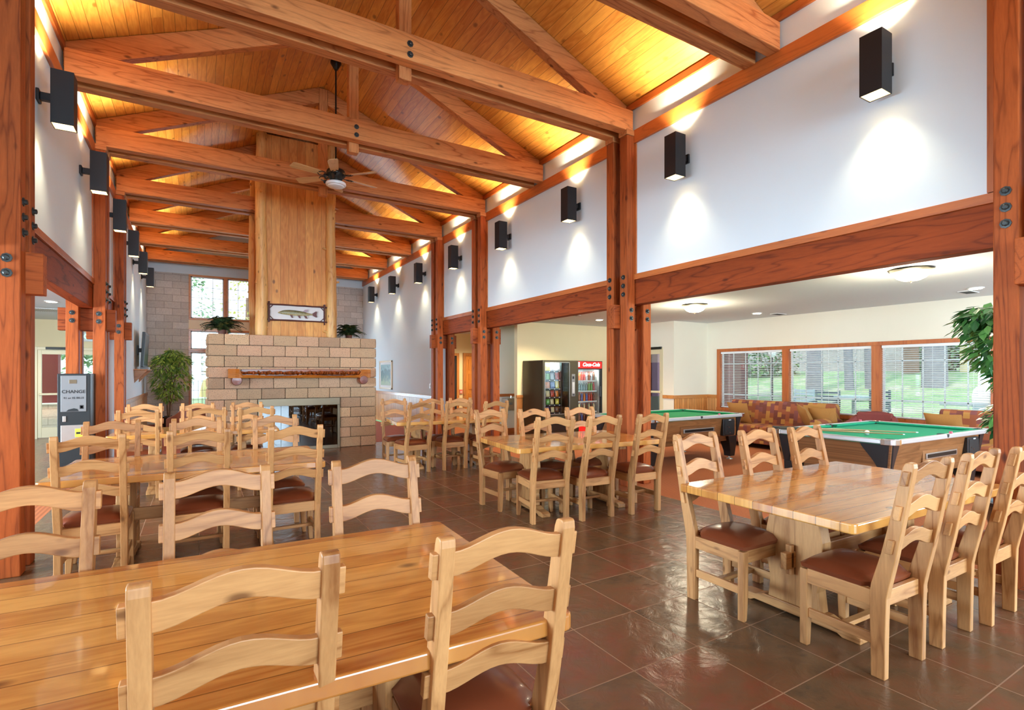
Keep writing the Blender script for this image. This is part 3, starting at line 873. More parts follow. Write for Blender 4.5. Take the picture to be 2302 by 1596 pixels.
# ---- wall sconces
def sconce():
    r = thing('wall_sconce', '', 'wall lamp', (0, 0, 0), 0, 'black up-and-down wall lamps')
    m = MB()
    x0, x1, w, h, t = 0.11, 0.28, 0.085, 0.25, 0.004
    m.box(x0, x0 + t, -w, w, -h, h).box(x1 - t, x1, -w, w, -h, h).box(x0 + t, x1 - t, -w, -w + t, -h, h).box(x0 + t, x1 - t, w - t, w, -h, h)
    m.build('housing', 'black_metal', r)
    l = MB(); e = 0.0035; a0, a1, ww = x0 + t, x1 - t, w - t
    for (z0, z1) in ((-h + 0.004, -0.02), (0.02, h - 0.004)):
        l.box(a0, a0 + e, -ww, ww, z0, z1).box(a1 - e, a1, -ww, ww, z0, z1).box(a0, a1, -ww, -ww + e, z0, z1).box(a0, a1, ww - e, ww, z0, z1)
    l.box(a0, a1, -ww, ww, -0.02, 0.02)
    l.build('liner', 'liner', r)
    bx(0.0, 0.025, -0.055, 0.055, -0.055, 0.055).box(0.025, 0.112, -0.03, 0.03, -0.035, 0.035).build('bracket', 'black_metal', r, 0.006)
    for s in (1, -1):
        MB().lathe([(0.0, s * 0.10), (0.028, s * 0.10), (0.046, s * 0.16), (0.046, s * 0.172), (0.0, s * 0.176)], (0.195, 0, 0), 14).build('bulb', 'bulb', r, smooth=True)
        light('sconce_beam', 'SPOT', (0.195, 0, s * 0.205), 21 if s < 0 else 105, WARM, (0 if s < 0 else PI, 0, 0), spot=math.radians(90 if s < 0 else 96), blend=0.95, radius=0.035, parent=r)
    return r
s0 = sconce()
SY = [2.2, 4.345, 6.42, 8.5, 10.63, 12.77, 14.87, 17.0]
ordn = ['nearest', 'second nearest', 'third nearest', 'fourth nearest', 'fifth nearest', 'sixth nearest', 'second farthest', 'farthest']
first = True
for i, y in enumerate(SY):
    lb = 'black box wall lamp high on the right wall, %s to the camera of eight' % ordn[i]
    if i == 7: lb = 'black box wall lamp high on the right wall, farthest of the eight'
    if i == 6: lb = 'black box wall lamp high on the right wall, next to the farthest one'
    if first:
        s0.location = (XR, y, 4.07); s0.rotation_euler = (0, 0, PI); s0['label'] = lb; first = False
    else:
        dup(s0, (XR, y, 4.07), PI, lb)
lo = ['nearest', 'second nearest', 'third nearest', 'fourth nearest', 'next to the farthest', 'farthest']
for i, y in enumerate(SY[2:]):
    dup(s0, (XL, y, 4.07), 0, 'black box wall lamp high on the left wall, %s of six' % lo[i])
# ================================================================== CHAIRS
def back_y(z):      # rear post centre line, local y (chair faces +y)
    if z < 0.42: return -0.185
    t = (z - 0.42) / 0.66
    return -0.185 - 0.012 * min(1, t * 3) - 0.125 * t
def make_chair():
    r = thing('dining_chair', '', 'chair')
    g = 0.185
    for s in (-1, 1):
        zs = [0, 0.15, 0.3, 0.40, 0.46, 0.52, 0.62, 0.75, 0.9, 1.0, 1.055, 1.075, 1.08]
        hw = [0.031, 0.033, 0.036, 0.039, 0.040, 0.038, 0.034, 0.031, 0.028, 0.026, 0.024, 0.018, 0.010]
        pts = [(back_y(z) - w, z) for z, w in zip(zs, hw)] + [(back_y(z) + w, z) for z, w in reversed(list(zip(zs, hw)))]
        MB().prism(pts, 'x', s * g - 0.021, s * g + 0.021).build('back_post', 'pine_z', r, 0.004)
        # front leg, tapered on the inside near the foot
        fl = [(s * 0.208, 0), (s * 0.208, 0.42), (s * 0.160, 0.42), (s * 0.160, 0.17), (s * 0.172, 0.02), (s * 0.176, 0)]
        MB().prism(fl, 'y', 0.170, 0.212).build('front_leg', 'pine_z', r, 0.004)
        bx(s * 0.185 - 0.011, s * 0.185 + 0.011, -0.150, 0.172, 0.155, 0.205).build('side_stretcher', 'pine_y', r, 0.003)
        bx(s * 0.190 - 0.013, s * 0.190 + 0.013, -0.150, 0.172, 0.345, 0.425).build('seat_rail', 'pine_y', r, 0.003)
    bx(-0.176, 0.176, -0.02, 0.02, 0.168, 0.192).build('cross_stretcher', 'pine_x', r, 0.003)
    bx(-0.162, 0.162, 0.178, 0.204, 0.345, 0.425).build('seat_rail', 'pine_x', r, 0.003)
    bx(-0.165, 0.165, -0.20, -0.172, 0.345, 0.425).build('seat_rail', 'pine_x', r, 0.003)
    # arched slats, their ends running through the posts as tenons
    for zc in (1.005, 0.835, 0.665):
        top = []; bot = []
        N = 18
        for i in range(N + 1):
            x = -0.222 + 0.444 * i / N
            if i in (0,): x = -0.222
            u = max(-1, min(1, x / 0.160))
            a = 0.038 * (0.5 + 0.5 * math.cos(PI * u)) ** 0.85
            top.append((x, zc + 0.034 + a)); bot.append((x, zc - 0.036 + a))
        ring = bot + top[::-1]
        yc = back_y(zc)
        n = len(ring)
        vs = [(x, back_y(z) - 0.014, z) for x, z in ring] + [(x, back_y(z) + 0.014, z) for x, z in ring]
        fs = []
        for i in range(N):
            j = n - 1 - i
            fs.append((i, i + 1, j - 1, j)); fs.append((n + i, n + j, n + j - 1, n + i + 1))
            fs.append((i, n + i, n + i + 1, i + 1)); fs.append((j, j - 1, n + j - 1, n + j))
        fs.append((0, n - 1, 2 * n - 1, n)); fs.append((N, n + N, n + N + 1, N + 1))
        MB().add(vs, fs).build('slat', 'pine_x', r, 0.003)
    # domed leather seat
    m = MB(); N = 12
    rings = []
    def sp(u, v, z): return (u, v, z)
    grid = []
    for j in range(N + 1):
        for i in range(N + 1):
            a = -1 + 2 * i / N; b = -1 + 2 * j / N
            e = max(abs(a), abs(b))
            h = 0.022 + 0.036 * (1 - abs(a) ** 2.6) * (1 - abs(b) ** 2.6) + 0.018 * (1 - max(0, (e - 0.8) / 0.2) ** 2)
            cr = 1 - 0.03 * (abs(a) * abs(b)) ** 4
            grid.append((a * 0.205 * cr * (1.0 if b > -0.75 else 0.80), 0.022 + b * 0.198 * cr, 0.428 + h))
    fs = []
    for j in range(N):
        for i in range(N):
            k = j * (N + 1) + i
            fs.append((k, k + 1, k + N + 2, k + N + 1))
    m.add(grid, fs)
    bi = [i for i in range(N)] + [i * (N + 1) + N for i in range(N)] + [(N + 1) * (N + 1) - 1 - i for i in range(N)] + [(N - i) * (N + 1) for i in range(N)]
    base = len(m.v)
    m.v += [(m.v[q][0] * 0.97, 0.022 + (m.v[q][1] - 0.022) * 0.97, 0.426) for q in bi]
    nb = len(bi)
    m.f += [(bi[i], base + i, base + (i + 1) % nb, bi[(i + 1) % nb]) for i in range(nb)]
    m.f += [tuple(base + i for i in range(nb))]
    m.build('seat', 'leather', r, smooth=True)
    return r
ch0 = make_chair()
ch_used = [0]
def chair(cx, ytop, face, label, rz=0.0, group=None):
    """cx, ytop: top of the chair back in plan; face +1 looks towards +Y"""
    off = 0.322
    a = rz + (0 if face > 0 else PI)
    ox, oy = cx - off * math.sin(a), ytop + off * math.cos(a)
    if ch_used[0] == 0:
        o = ch0; o.location = (ox, oy, 0); o.rotation_euler = (0, 0, a); o['label'] = label; o['group'] = group
    else:
        o = dup(ch0, (ox, oy, 0), a, label, group)
    ch_used[0] += 1
    return o

# ================================================================== TABLES
def make_table(L=1.85, Wd=1.14):
    r = thing('dining_table', '', 'table')
    h = Wd / 2; l = L / 2
    cr = 0.03
    pts = []
    for cx_, cy_, a0 in ((l - cr, h - cr, 0), (-l + cr, h - cr, 90), (-l + cr, -h + cr, 180), (l - cr, -h + cr, 270)):
        for k in range(5):
            a = math.radians(a0 + 22.5 * k)
            pts.append((cx_ + cr * math.cos(a), cy_ + cr * math.sin(a)))
    MB().prism(pts, 'z', 0.708, 0.760).build('tabletop', 'table_boards', r, 0.008, seg=3)
    for s in (-1, 1):
        x = s * 0.50
        zz = [0.075, 0.2, 0.35, 0.5, 0.62, 0.655]
        ww = [0.17, 0.155, 0.185, 0.185, 0.16, 0.17]
        poly = [(-w, z) for z, w in zip(zz, ww)] + [(w, z) for z, w in reversed(list(zip(zz, ww)))]
        MB().prism(poly, 'x', x - 0.045, x + 0.045).build('pedestal', 'pine_z', r, 0.006)
        foot = [(-0.40, 0), (-0.40, 0.035), (-0.36, 0.05), (-0.26, 0.052), (-0.2, 0.075), (0.2, 0.075), (0.26, 0.052), (0.36, 0.05), (0.40, 0.035), (0.40, 0), (0.30, 0), (0.27, 0.016), (-0.27, 0.016), (-0.30, 0)]
        MB().prism(foot, 'x', x - 0.05, x + 0.05).build('foot', 'pine_y', r, 0.005)
        bx(x - 0.045, x + 0.045, -0.42, 0.42, 0.655, 0.708).build('bearer', 'pine_y', r, 0.005)
        bx(x + s * 0.075 - 0.015, x + s * 0.075 + 0.015, -0.02, 0.02, 0.27, 0.45).build('wedge', 'pine_z', r, 0.004)
    bx(-0.64, 0.64, -0.02, 0.02, 0.31, 0.41).build('stretcher', 'pine_x', r, 0.005)
    return r
TB = [
 ('N', 0.075, 1.915, -2.2, 1.90, 1.17, 'glossy pine trestle table filling the foreground, closest to the camera'),
 ('L2', 0.02, 5.22, -2.5, 1.88, 1.12, 'glossy pine trestle table on the left, second from the camera, beside the change machine'),
 ('L3', 0.03, 8.20, -2.0, 1.88, 0.98, 'glossy pine trestle table on the left, third from the camera, in front of the fireplace'),
 ('R', 3.70, 1.875, -1.5, 1.86, 1.12, 'glossy pine trestle table at the lower right, windows mirrored in its top'),
 ('M', 3.645, 4.85, -6.0, 1.78, 1.10, 'pine trestle table in the middle distance, in front of the wide timber column'),
 ('F', 3.53, 8.08, -7.0, 1.78, 1.02, 'pine trestle table far right of the fireplace, near the drinking fountain'),
]
tb0 = make_table()
for i, (k, x, y, a, L, Wd, lb) in enumerate(TB):
    o = tb0 if i == 0 else dup(tb0)
    o.location = (x, y, 0); o.rotation_euler = (0, 0, math.radians(a)); o['label'] = lb; o['group'] = 'pine dining tables'
    o.scale = (L / 1.85, Wd / 1.14, 1)

TN = {'N': 'the foreground table', 'L2': 'the second table on the left', 'L3': 'the left table before the fireplace', 'R': 'the lower right table', 'M': 'the middle-distance table', 'F': 'the far right table'}
CH = {
 'N': ([(0.085, 1.29, 0), (0.735, 1.24, -3)], [(-0.545, 2.64, -2), (0.085, 2.675, 0), (0.76, 2.60, -4)]),
 'L2': ([(-0.635, 4.57, 0), (0.015, 4.59, 0), (0.69, 4.55, -1)], [(-0.645, 5.86, 0), (0.0, 5.84, 0), (0.68, 5.82, 0)]),
 'L3': ([(-0.59, 7.50, 0), (0.11, 7.58, 0), (0.655, 7.48, 0)], [(-0.625, 8.93, 0), (0.01, 8.83, 0), (0.635, 8.7, -4)]),
 'R': ([(3.075, 1.15, -2), (3.68, 1.14, 0), (4.24, 1.10, 0)], [(3.03, 2.53, 0), (3.655, 2.475, 0), (4.19, 2.42, 0)]),
 'M': ([(3.03, 4.22, -10), (3.545, 4.08, -3), (4.155, 4.01, -3)], [(2.98, 5.49, 4), (3.50, 5.33, -3), (4.16, 5.28, -5)]),
 'F': ([(2.87, 7.40, 6), (3.475, 7.40, 0), (3.98, 7.10, 0)], [(2.84, 8.62, -8), (3.42, 8.38, 0), (3.95, 8.35, -3)]),
}
for k in ('N', 'L2', 'L3', 'R', 'M', 'F'):
    near, far = CH[k]
    for side, lst in (('near', near), ('far', far)):
        n = len(lst)
        nm = ['left', 'right'] if n == 2 else ['left', 'middle', 'right']
        for i, (x, y, a) in enumerate(lst):
            lb = 'pine ladder-back chair, %s one on the %s side of %s' % (nm[i], side, TN[k])
            chair(x, y, 1 if side == 'near' else -1, lb, math.radians(a), 'ladder-back dining chairs')

# ================================================================== FIREPLACE
def fireplace():
    X0, X1, Y0, Y1 = 0.17, 3.23, 10.97, 12.1
    r = thing('fireplace', 'wide tan split-face block fireplace mass standing free in the hall', 'fireplace', ((X0 + X1) / 2, Y0, 0))
    cx = (X0 + X1) / 2
    bx(X0 - cx + 0.03, 0.985 - cx, 0.03, Y1 - Y0 - 0.03, 0.0, 2.215).box(2.49 - cx, X1 - cx - 0.03, 0.03, Y1 - Y0 - 0.03, 0.0, 2.215).box(0.985 - cx, 2.49 - cx, 0.03, Y1 - Y0 - 0.03, 1.016, 2.215).box(0.985 - cx, 2.49 - cx, 0.55, Y1 - Y0 - 0.03, 0, 1.016).build('mortar_core', 'mortar', r)
    m = MB()
    hgt = 0.2032
    rnd = random.Random(3)
    def blk(x0, x1, y0, y1, z0, z1, jit):
        j = [rnd.uniform(-jit, jit) for _ in range(4)]
        b0 = len(m.v)
        m.box(x0 + 0.004, x1 - 0.004, y0, y1, z0 + 0.004, z1 - 0.004)
    for row in range(11):
        z0, z1 = row * hgt, (row + 1) * hgt
        # front face
        x = X0 - cx - (0.0)
        first_ = 0.26 if row % 2 == 0 else 0.467
        edges = [X0 - cx]
        x = X0 - cx + first_
        while x < X1 - cx - 0.15:
            edges.append(x); x += 0.414
        edges.append(X1 - cx)
        for a, b in zip(edges[:-1], edges[1:]):
            segs = [(a, b)]
            if row < 5:     # firebox opening
                o0, o1 = 0.985 - cx, 2.49 - cx
                segs = []
                if a < o0: segs.append((a, min(b, o0)))
                if b > o1: segs.append((max(a, o1), b))
            for (p, q) in segs:
                if q - p > 0.03:
                    blk(p, q, 0.0, 0.10, z0, z1, 0)
        for sx, xa, xb in ((-1, X0 - cx, X0 - cx + 0.10), (1, X1 - cx - 0.10, X1 - cx)):
            y = 0.10 if row % 2 else 0.10
            ys = [0.10, 0.30 if row % 2 else 0.50]
            while ys[-1] < Y1 - Y0 - 0.2: ys.append(ys[-1] + 0.4)
            ys.append(Y1 - Y0)
            for a, b in zip(ys[:-1], ys[1:]):
                blk(xa, xb, a, b, z0, z1, 0)
    me = m.build('blocks', 'fire_block', r, 0.012, seg=2)
    # split, bulging side faces
    for sx, xe in ((-1, X0 - cx), (1, X1 - cx)):
        sp = MB()
        for row in range(11):
            z0, z1 = row * hgt, (row + 1) * hgt
            d = rnd.uniform(0.018, 0.035) if sx < 0 else 0.008
            prof = [(0, z0 + 0.008), (sx * d * 0.8, z0 + 0.03), (sx * d, (z0 + z1) / 2), (sx * d * 0.7, z1 - 0.03), (0, z1 - 0.008)]
            sp.prism([(xe + a, b) for a, b in prof], 'y', 0.01, Y1 - Y0)
        sp.build('split_face', 'fire_block', r)
    # firebox
    fb = thing_child = MB()
    o0, o1 = 0.985 - cx, 2.49 - cx
    fb = bx(o0, o1, 0.52, 0.549, 0, 1.016).box(o0, o0 + 0.02, 0.02, 0.52, 0, 1.016).box(o1 - 0.02, o1, 0.02, 0.52, 0, 1.016).box(o0, o1, 0.02, 0.52, 0, 0.02).box(o0, o1, 0.02, 0.52, 0.99, 1.012)
    fb.build('firebox', 'soot_doorway_shade', r)
    fr = bx(o0, o1, -0.03, 0.03, 0.875, 1.016).box(o0, o0 + 0.05, -0.03, 0.03, 0.0, 0.875).box(o1 - 0.05, o1, -0.03, 0.03, 0.0, 0.875).box(o0 + 0.05, o1 - 0.05, -0.03, 0.03, 0.0, 0.07)
    f = fr.build('firebox_frame', 'brass', r, 0.004)
    lou = MB()
    for k in range(4):
        lou.box(o0 + 0.06, o1 - 0.08, -0.036, -0.03, 0.90 + k * 0.026, 0.914 + k * 0.026)
    lou.build('louvre', 'brass', f)
    n = 4
    for k in range(n):
        a = o0 + 0.05 + (o1 - o0 - 0.10) * k / n; b = o0 + 0.05 + (o1 - o0 - 0.10) * (k + 1) / n
        bx(a + 0.003, b - 0.003, -0.012, -0.006, 0.07, 0.875).build('glass_door', 'fire_glass', r)
    lg = MB()
    rr = random.Random(5)
    for k in range(5):
        a = -0.35 + 0.15 * k
        lg.tube([(a - 0.25, 0.25 + 0.03 * k, 0.10 + 0.05 * (k % 2)), (a + 0.3, 0.3 - 0.02 * k, 0.14 + 0.06 * (k % 2))], 0.05, 8)
    lg.build('log', 'bark', r)
    return r
fireplace()
# mantel shelf: long knotty slab on two log brackets
def mantel():
    r = thing('mantel_shelf', 'glossy orange burl wood mantel shelf on two round log brackets', 'mantel', (1.77, 10.96, 1.42))
    L = 1.29
    rr = random.Random(11)
    # lower ledge with a wavy front, carved hollow above it
    N = 44
    rings = []
    for i in range(N + 1):
        x = -L + 2 * L * i / N
        end = max(0.0, (abs(x) - (L - 0.24)) / 0.24)
        end = 1 if abs(x) > L - 0.20 else end
        w = 0.21 + 0.012 * math.sin(x * 9) + rr.uniform(-0.006, 0.006)
        t = 0.045 + 0.012 * math.sin(x * 6 + 1)
        topz = t + (0.165 - t) * (1 if end > 0.9 else 0)
        if end <= 0.9: topz = t
        rings.append([(x, 0.0, 0.0), (x, -w, 0.0), (x, -w - 0.01, topz * 0.5), (x, -w + 0.01, topz), (x, 0.0, topz)])
    MB().sweep(rings, None).build('shelf_slab', 'log_orange', r, smooth=False)
    bx(-L + 0.22, L - 0.22, -0.07, 0.0, 0.04, 0.165).build('back_rail', 'log_dark', r, 0.006)
    m = MB()
    for k in range(46):
        x = -L + 0.24 + (2 * L - 0.48) * k / 45 + rr.uniform(-0.01, 0.01)
        a = rr.uniform(0, PI)
        rad = rr.uniform(0.018, 0.040)
        m.tube([(x - 0.06 * math.cos(a), -0.12, 0.09 - 0.03 * math.sin(a)), (x, -0.16 - rr.uniform(0, 0.04), 0.095), (x + 0.06 * math.cos(a), -0.12, 0.10 + 0.03 * math.sin(a))], [rad * 0.5, rad, rad * 0.45], 8)
    m.build('burl_knots', 'log_dark', r, smooth=True)
    for s in (-1, 1):
        x = s * (L - 0.14)
        MB().lathe([(0.0, 0.0), (0.085, 0.0), (0.095, -0.02), (0.09, -0.19), (0.08, -0.21), (0.0, -0.215)], (x, -0.0, -0.045), 18, 'y').build('log_bracket', 'log_red', r, smooth=True)
    return r
mantel_o = mantel()
for ch in mantel_o.children:
    if ch.name.startswith('log_bracket'):
        # lathe runs +y; flip so brackets stick out towards the room
        for v in ch.data.vertices: v.co.y = -abs(v.co.y)

# chimney box with peeled log corners
def chimney():
    X0, X1, Y0, Y1, Z0 = 1.06, 2.36, 11.15, 12.0, 2.236
    Z1 = 6.15
    r = thing('chimney_box', 'tall knotty pine chimney box with peeled log corner posts above the fireplace', 'chimney', ((X0 + X1) / 2, Y0, Z0))
    cx = (X0 + X1) / 2; w = (X1 - X0) / 2; D = Y1 - Y0; H = Z1 - Z0
    bx(-w, w, 0.04, 0.07, 0, H).build('front_panel', 'chimney_boards', r)
    bx(-w - 0.02, -w + 0.01, 0.04, D, 0, H).box(w - 0.01, w + 0.02, 0.04, D, 0, H).build('side_panel', 'chimney_boards_y', r)
    bx(-w, w, D - 0.03, D, 0, H).build('back_panel', 'chimney_boards', r)
    rr = random.Random(21)
    for i, (x, y) in enumerate(((-w, 0.02), (w, 0.02), (-w - 0.06, D), (w + 0.02, D))):
        pts = []; rs = []
        base = 0.112 if i == 0 else (0.105 if i == 1 else 0.095)
        for k in range(25):
            t = k / 24
            pts.append((x + 0.012 * math.sin(t * 7 + i), y + 0.012 * math.cos(t * 5 + i * 2), H * t))
            rs.append((base - 0.018 * t) * (1 + rr.uniform(-0.05, 0.05)))
        m = MB().tube(pts, rs, 14)
        o = m.build('corner_log', 'log', r, smooth=True)
        kn = MB()
        for k in range(5):
            z = 0.3 + 0.75 * k + rr.uniform(-0.2, 0.2)
            a = rr.uniform(PI, 2 * PI)
            dx, dy = math.cos(a), math.sin(a)
            if i == 1 and k in (1, 2): dx, dy = (1 if k == 1 else -1), -0.1
            ln = 0.16 if (i == 1 and k in (0, 1, 2)) else 0.115
            kn.tube([(x + dx * 0.07, y + dy * 0.07, z), (x + dx * ln, y + dy * ln, z + 0.02)], [0.024, 0.017], 8)
        kn.build('branch_stub', 'log', o, smooth=True)
    return r
chimney()

# fish plaque in a twig frame
def fish_picture():
    r = thing('fish_plaque', 'long spotted fish picture in a dark twig frame hung on the pine chimney', 'picture', (1.71, 11.175, 2.70))
    w, h = 0.515, 0.15
    bx(-w, w, -0.025, 0.0, -h, h).build('backing', 'hide', r, 0.003)
    m = MB()
    rr = random.Random(4)
    def twig(a, b, rad=0.016):
        pts = []; rs = []
        for k in range(9):
            t = k / 8
            pts.append((a[0] + (b[0] - a[0]) * t, -0.035 + rr.uniform(-0.003, 0.003), a[1] + (b[1] - a[1]) * t + rr.uniform(-0.004, 0.004)))
            rs.append(rad * rr.uniform(0.85, 1.15))
        m.tube(pts, rs, 7)
    twig((-w - 0.05, h), (w + 0.05, h + 0.0)); twig((-w - 0.05, -h), (w + 0.05, -h))
    twig((-w, h + 0.055), (-w, -h - 0.05), 0.02); twig((w, h + 0.05), (w, -h - 0.055), 0.02)
    for sx in (-1, 1):
        for sz in (-1, 1):
            twig((sx * w, sz * (h - 0.085)), (sx * (w - 0.085), sz * h), 0.008)
    m.build('twig_frame', 'twig', r, smooth=True)
    # fish: body swept along x
    fm = NT('spotted_fish_skin').set(rough=0.35)
    v = fm.coords((1, 1, 1), rand=0)
    z = fm.sep(v)[2]
    n = fm.noise(v, 60, 3)
    c = fm.ramp(fm.math('ADD', fm.math('MULTIPLY', z, 6.0), 0.5), [(0.1, srgb(214, 190, 140)), (0.5, srgb(140, 130, 84)), (0.95, srgb(70, 76, 60))])
    c = fm.mix(fm.ramp(n, [(0.55, 0), (0.62, 0.6)]), c, srgb(60, 58, 40))
    fm.color(c)
    M['fishskin'] = fm.m
    M['fin'] = plain('maroon_fin', srgb(96, 44, 40), 0.5, var=0.2, scale=40)
    M['fin_light'] = plain('pale_fin', srgb(170, 150, 156), 0.5, var=0.2, scale=40)
    M['eye'] = plain('fish_eye', (0.02, 0.02, 0.02), 0.2)
    xs_ = [-0.36, -0.345, -0.31, -0.27, -0.22, -0.15, -0.05, 0.05, 0.14, 0.21, 0.26, 0.285]
    hh = [0.003, 0.012, 0.026, 0.038, 0.046, 0.053, 0.054, 0.048, 0.036, 0.022, 0.016, 0.018]
    zc = [-0.01, -0.008, -0.002, 0.002, 0.004, 0.004, 0.0, -0.004, -0.010, -0.014, -0.014, -0.012]
    rings = []
    for x, q, c_ in zip(xs_, hh, zc):
        rings.append([(x, -0.045 + 0.018 * math.cos(a) * -1 * min(1, q / 0.04), c_ + q * math.sin(a)) for a in [2 * PI * k / 14 for k in range(14)]])
    f = MB().sweep(rings, None).build('fish', 'fishskin', r, smooth=True)
    MB().prism([(0.275, 0.004), (0.345, 0.055), (0.372, 0.05), (0.36, -0.01), (0.372, -0.065), (0.345, -0.065), (0.275, -0.028)], 'y', -0.050, -0.042).build('tail_fin', 'fin', f)
    MB().prism([(0.10, 0.036), (0.14, 0.078), (0.19, 0.085), (0.20, 0.05), (0.17, 0.028)], 'y', -0.050, -0.042).build('dorsal_fin', 'fin_light', f)
    for (a, b) in ((-0.14, 0.0), (0.0, 0.0), (0.12, 0.01)):
        MB().prism([(a, -0.045), (a + 0.045, -0.045), (a + 0.06 + b, -0.10), (a + 0.03, -0.095)], 'y', -0.056, -0.048).build('fin', 'fin', f)
    MB().lathe([(0, 0), (0.006, 0), (0.006, -0.004), (0, -0.005)], (-0.27, -0.062, 0.010), 10, 'y').build('eye', 'eye', f)
    for ch in f.children:
        pass
    return r
fish_picture()

# ================================================================== CEILING FAN
def fan():
    r = thing('ceiling_fan', 'dark ceiling fan with wooden blades and white light hung on a long rod', 'fan', (1.89, 8.59, 4.62))
    MB().lathe([(0.0, 1.88), (0.075, 1.87), (0.085, 1.80), (0.05, 1.74), (0.028, 1.70), (0.0, 1.70)], n=18).build('canopy', 'dark_metal', r, smooth=True)
    MB().lathe([(0.0, 1.72), (0.013, 1.72), (0.013, 0.12), (0.0, 0.12)], n=10).build('rod', 'dark_metal', r, smooth=True)
    MB().lathe([(0.0, 0.16), (0.03, 0.155), (0.05, 0.12), (0.135, 0.10), (0.15, 0.06), (0.145, 0.02), (0.10, -0.03), (0.085, -0.07), (0.12, -0.085), (0.12, -0.095), (0.0, -0.10)], n=24).build('motor', 'dark_metal', r, smooth=True)
    MB().lathe([(0.0, -0.095), (0.152, -0.095), (0.158, -0.115), (0.150, -0.135), (0.125, -0.14), (0.118, -0.155), (0.09, -0.165), (0.05, -0.175), (0.0, -0.178)], n=28).build('light_glass', 'fan_glass', r, smooth=True)
    n = 6
    for k in range(n):
        a = 2 * PI * k / n + math.radians(14)
        R_ = Matrix.Rotation(a, 4, 'Z') @ Matrix.Rotation(math.radians(13), 4, 'X')
        arm = MB()
        arm.box(0.11, 0.20, -0.012, 0.012, -0.006, 0.004)
        for q in (-1, 1):
            arm.tube([(0.17, 0, 0), (0.20, q * 0.05, 0.0), (0.25, q * 0.055, 0), (0.29, q * 0.02, 0)], 0.007, 6)
        arm.v = [tuple(R_ @ Vector(p)) for p in arm.v]
        ar = arm.build('blade_arm', 'dark_metal', r)
        b = MB().prism([(0.24, -0.045), (0.30, -0.062), (0.66, -0.078), (0.715, -0.05), (0.70, 0.065), (0.66, 0.078), (0.30, 0.062), (0.24, 0.045)], 'z', 0.004, 0.011)
        bl = b.build('blade', 'fan_blade', r, 0.002)
        bl.matrix_local = R_
    return r
fan()

# ================================================================== PLANTS
def leaf_cloud(centers, n, size, rnd, droop=0.4, asp=0.34):
    m = MB()
    for _ in range(n):
        c, rad = rnd.choice(centers)
        while True:
            d = Vector((rnd.uniform(-1, 1), rnd.uniform(-1, 1), rnd.uniform(-1, 1)))
            if 0.05 < d.length < 1: break
        d = d.normalized() * (d.length ** 0.45)
        p = Vector(c) + Vector((d.x * rad[0], d.y * rad[1], d.z * rad[2]))
        out = Vector((d.x, d.y, d.z * 0.3 - droop + rnd.uniform(-0.35, 0.35)))
        out += Vector((rnd.uniform(-.6, .6), rnd.uniform(-.6, .6), 0))
        out.normalize()
        sd = out.cross(Vector((rnd.uniform(-.4, .4), rnd.uniform(-.4, .4), 1))).normalized()
        up = sd.cross(out)
        L = size * rnd.uniform(0.7, 1.25); w = L * asp
        a = p; b = p + out * L
        q1 = p + out * L * 0.35 + sd * w * 0.5 - up * 0.02 * L; q2 = p + out * L * 0.35 - sd * w * 0.5 - up * 0.02 * L
        q3 = p + out * L * 0.72 + sd * w * 0.32 - up * 0.06 * L; q4 = p + out * L * 0.72 - sd * w * 0.32 - up * 0.06 * L
        b = b - up * 0.14 * L
        m.add([a, q1, q3, b, q4, q2], [(0, 1, 2, 3), (0, 3, 4, 5)])
    return m
def branchy(rnd, base, centers, r0=0.016):
    m = MB()
    b0 = Vector(base)
    for i in range(4):
        s = b0 + Vector((rnd.uniform(-.03, .03), rnd.uniform(-.03, .03), 0))
        c = Vector(rnd.choice(centers)[0])
        mid = s.lerp(c, 0.5) + Vector((rnd.uniform(-.06, .06), rnd.uniform(-.06, .06), 0.05))
        mid.x = s.x * 0.7 + c.x * 0.3; mid.y = s.y * 0.7 + c.y * 0.3
        m.tube([s, mid, c], [r0, r0 * 0.75, r0 * 0.35], 7)
    for c, rad in centers:
        c = Vector(c)
        for k in range(3):
            e = c + Vector((rnd.uniform(-1, 1) * rad[0] * 0.7, rnd.uniform(-1, 1) * rad[1] * 0.7, rnd.uniform(-0.5, 1) * rad[2] * 0.7))
            s = Vector((b0.x * 0.5 + c.x * 0.5, b0.y * 0.5 + c.y * 0.5, c.z - rad[2] * 0.7))
            m.tube([s, e], [r0 * 0.4, r0 * 0.2], 5)
    return m
def pot(r, rad, h, mat):
    MB().lathe([(0, 0), (rad * 0.72, 0), (rad * 0.95, h * 0.5), (rad, h * 0.86), (rad * 1.06, h * 0.9), (rad * 1.06, h), (rad * 0.93, h), (rad * 0.9, h * 0.9), (0, h * 0.88)], n=22).build('pot', mat, r, smooth=True)
    MB().lathe([(0, h * 0.89), (rad * 0.88, h * 0.90), (0, h * 0.93)], n=18).build('soil', 'soil', r)
rn = random.Random(31)
r = thing('ficus_tree', 'bushy green ficus tree in a black pot in the far left corner', 'plant', (-0.68, 17.75, 0))
pot(r, 0.19, 0.30, 'pot_black')
cs = [((-0.08, 0, 1.72), (0.34, 0.30, 0.26)), ((0.26, 0, 1.84), (0.26, 0.26, 0.24)), ((-0.16, 0.05, 1.30), (0.26, 0.26, 0.36)), ((0.20, 0, 1.36), (0.34, 0.3, 0.30)), ((0.0, 0, 0.96), (0.30, 0.28, 0.22)), ((0.10, 0, 2.04), (0.20, 0.2, 0.16)), ((-0.14, 0, 1.92), (0.18, 0.2, 0.12))]
leaf_cloud(cs, 1700, 0.145, rn, 0.45, 0.30).build('foliage', 'ficus_leaf', r)
branchy(rn, (0, 0, 0.26), cs, 0.02).build('trunk', 'bark', r, smooth=True)

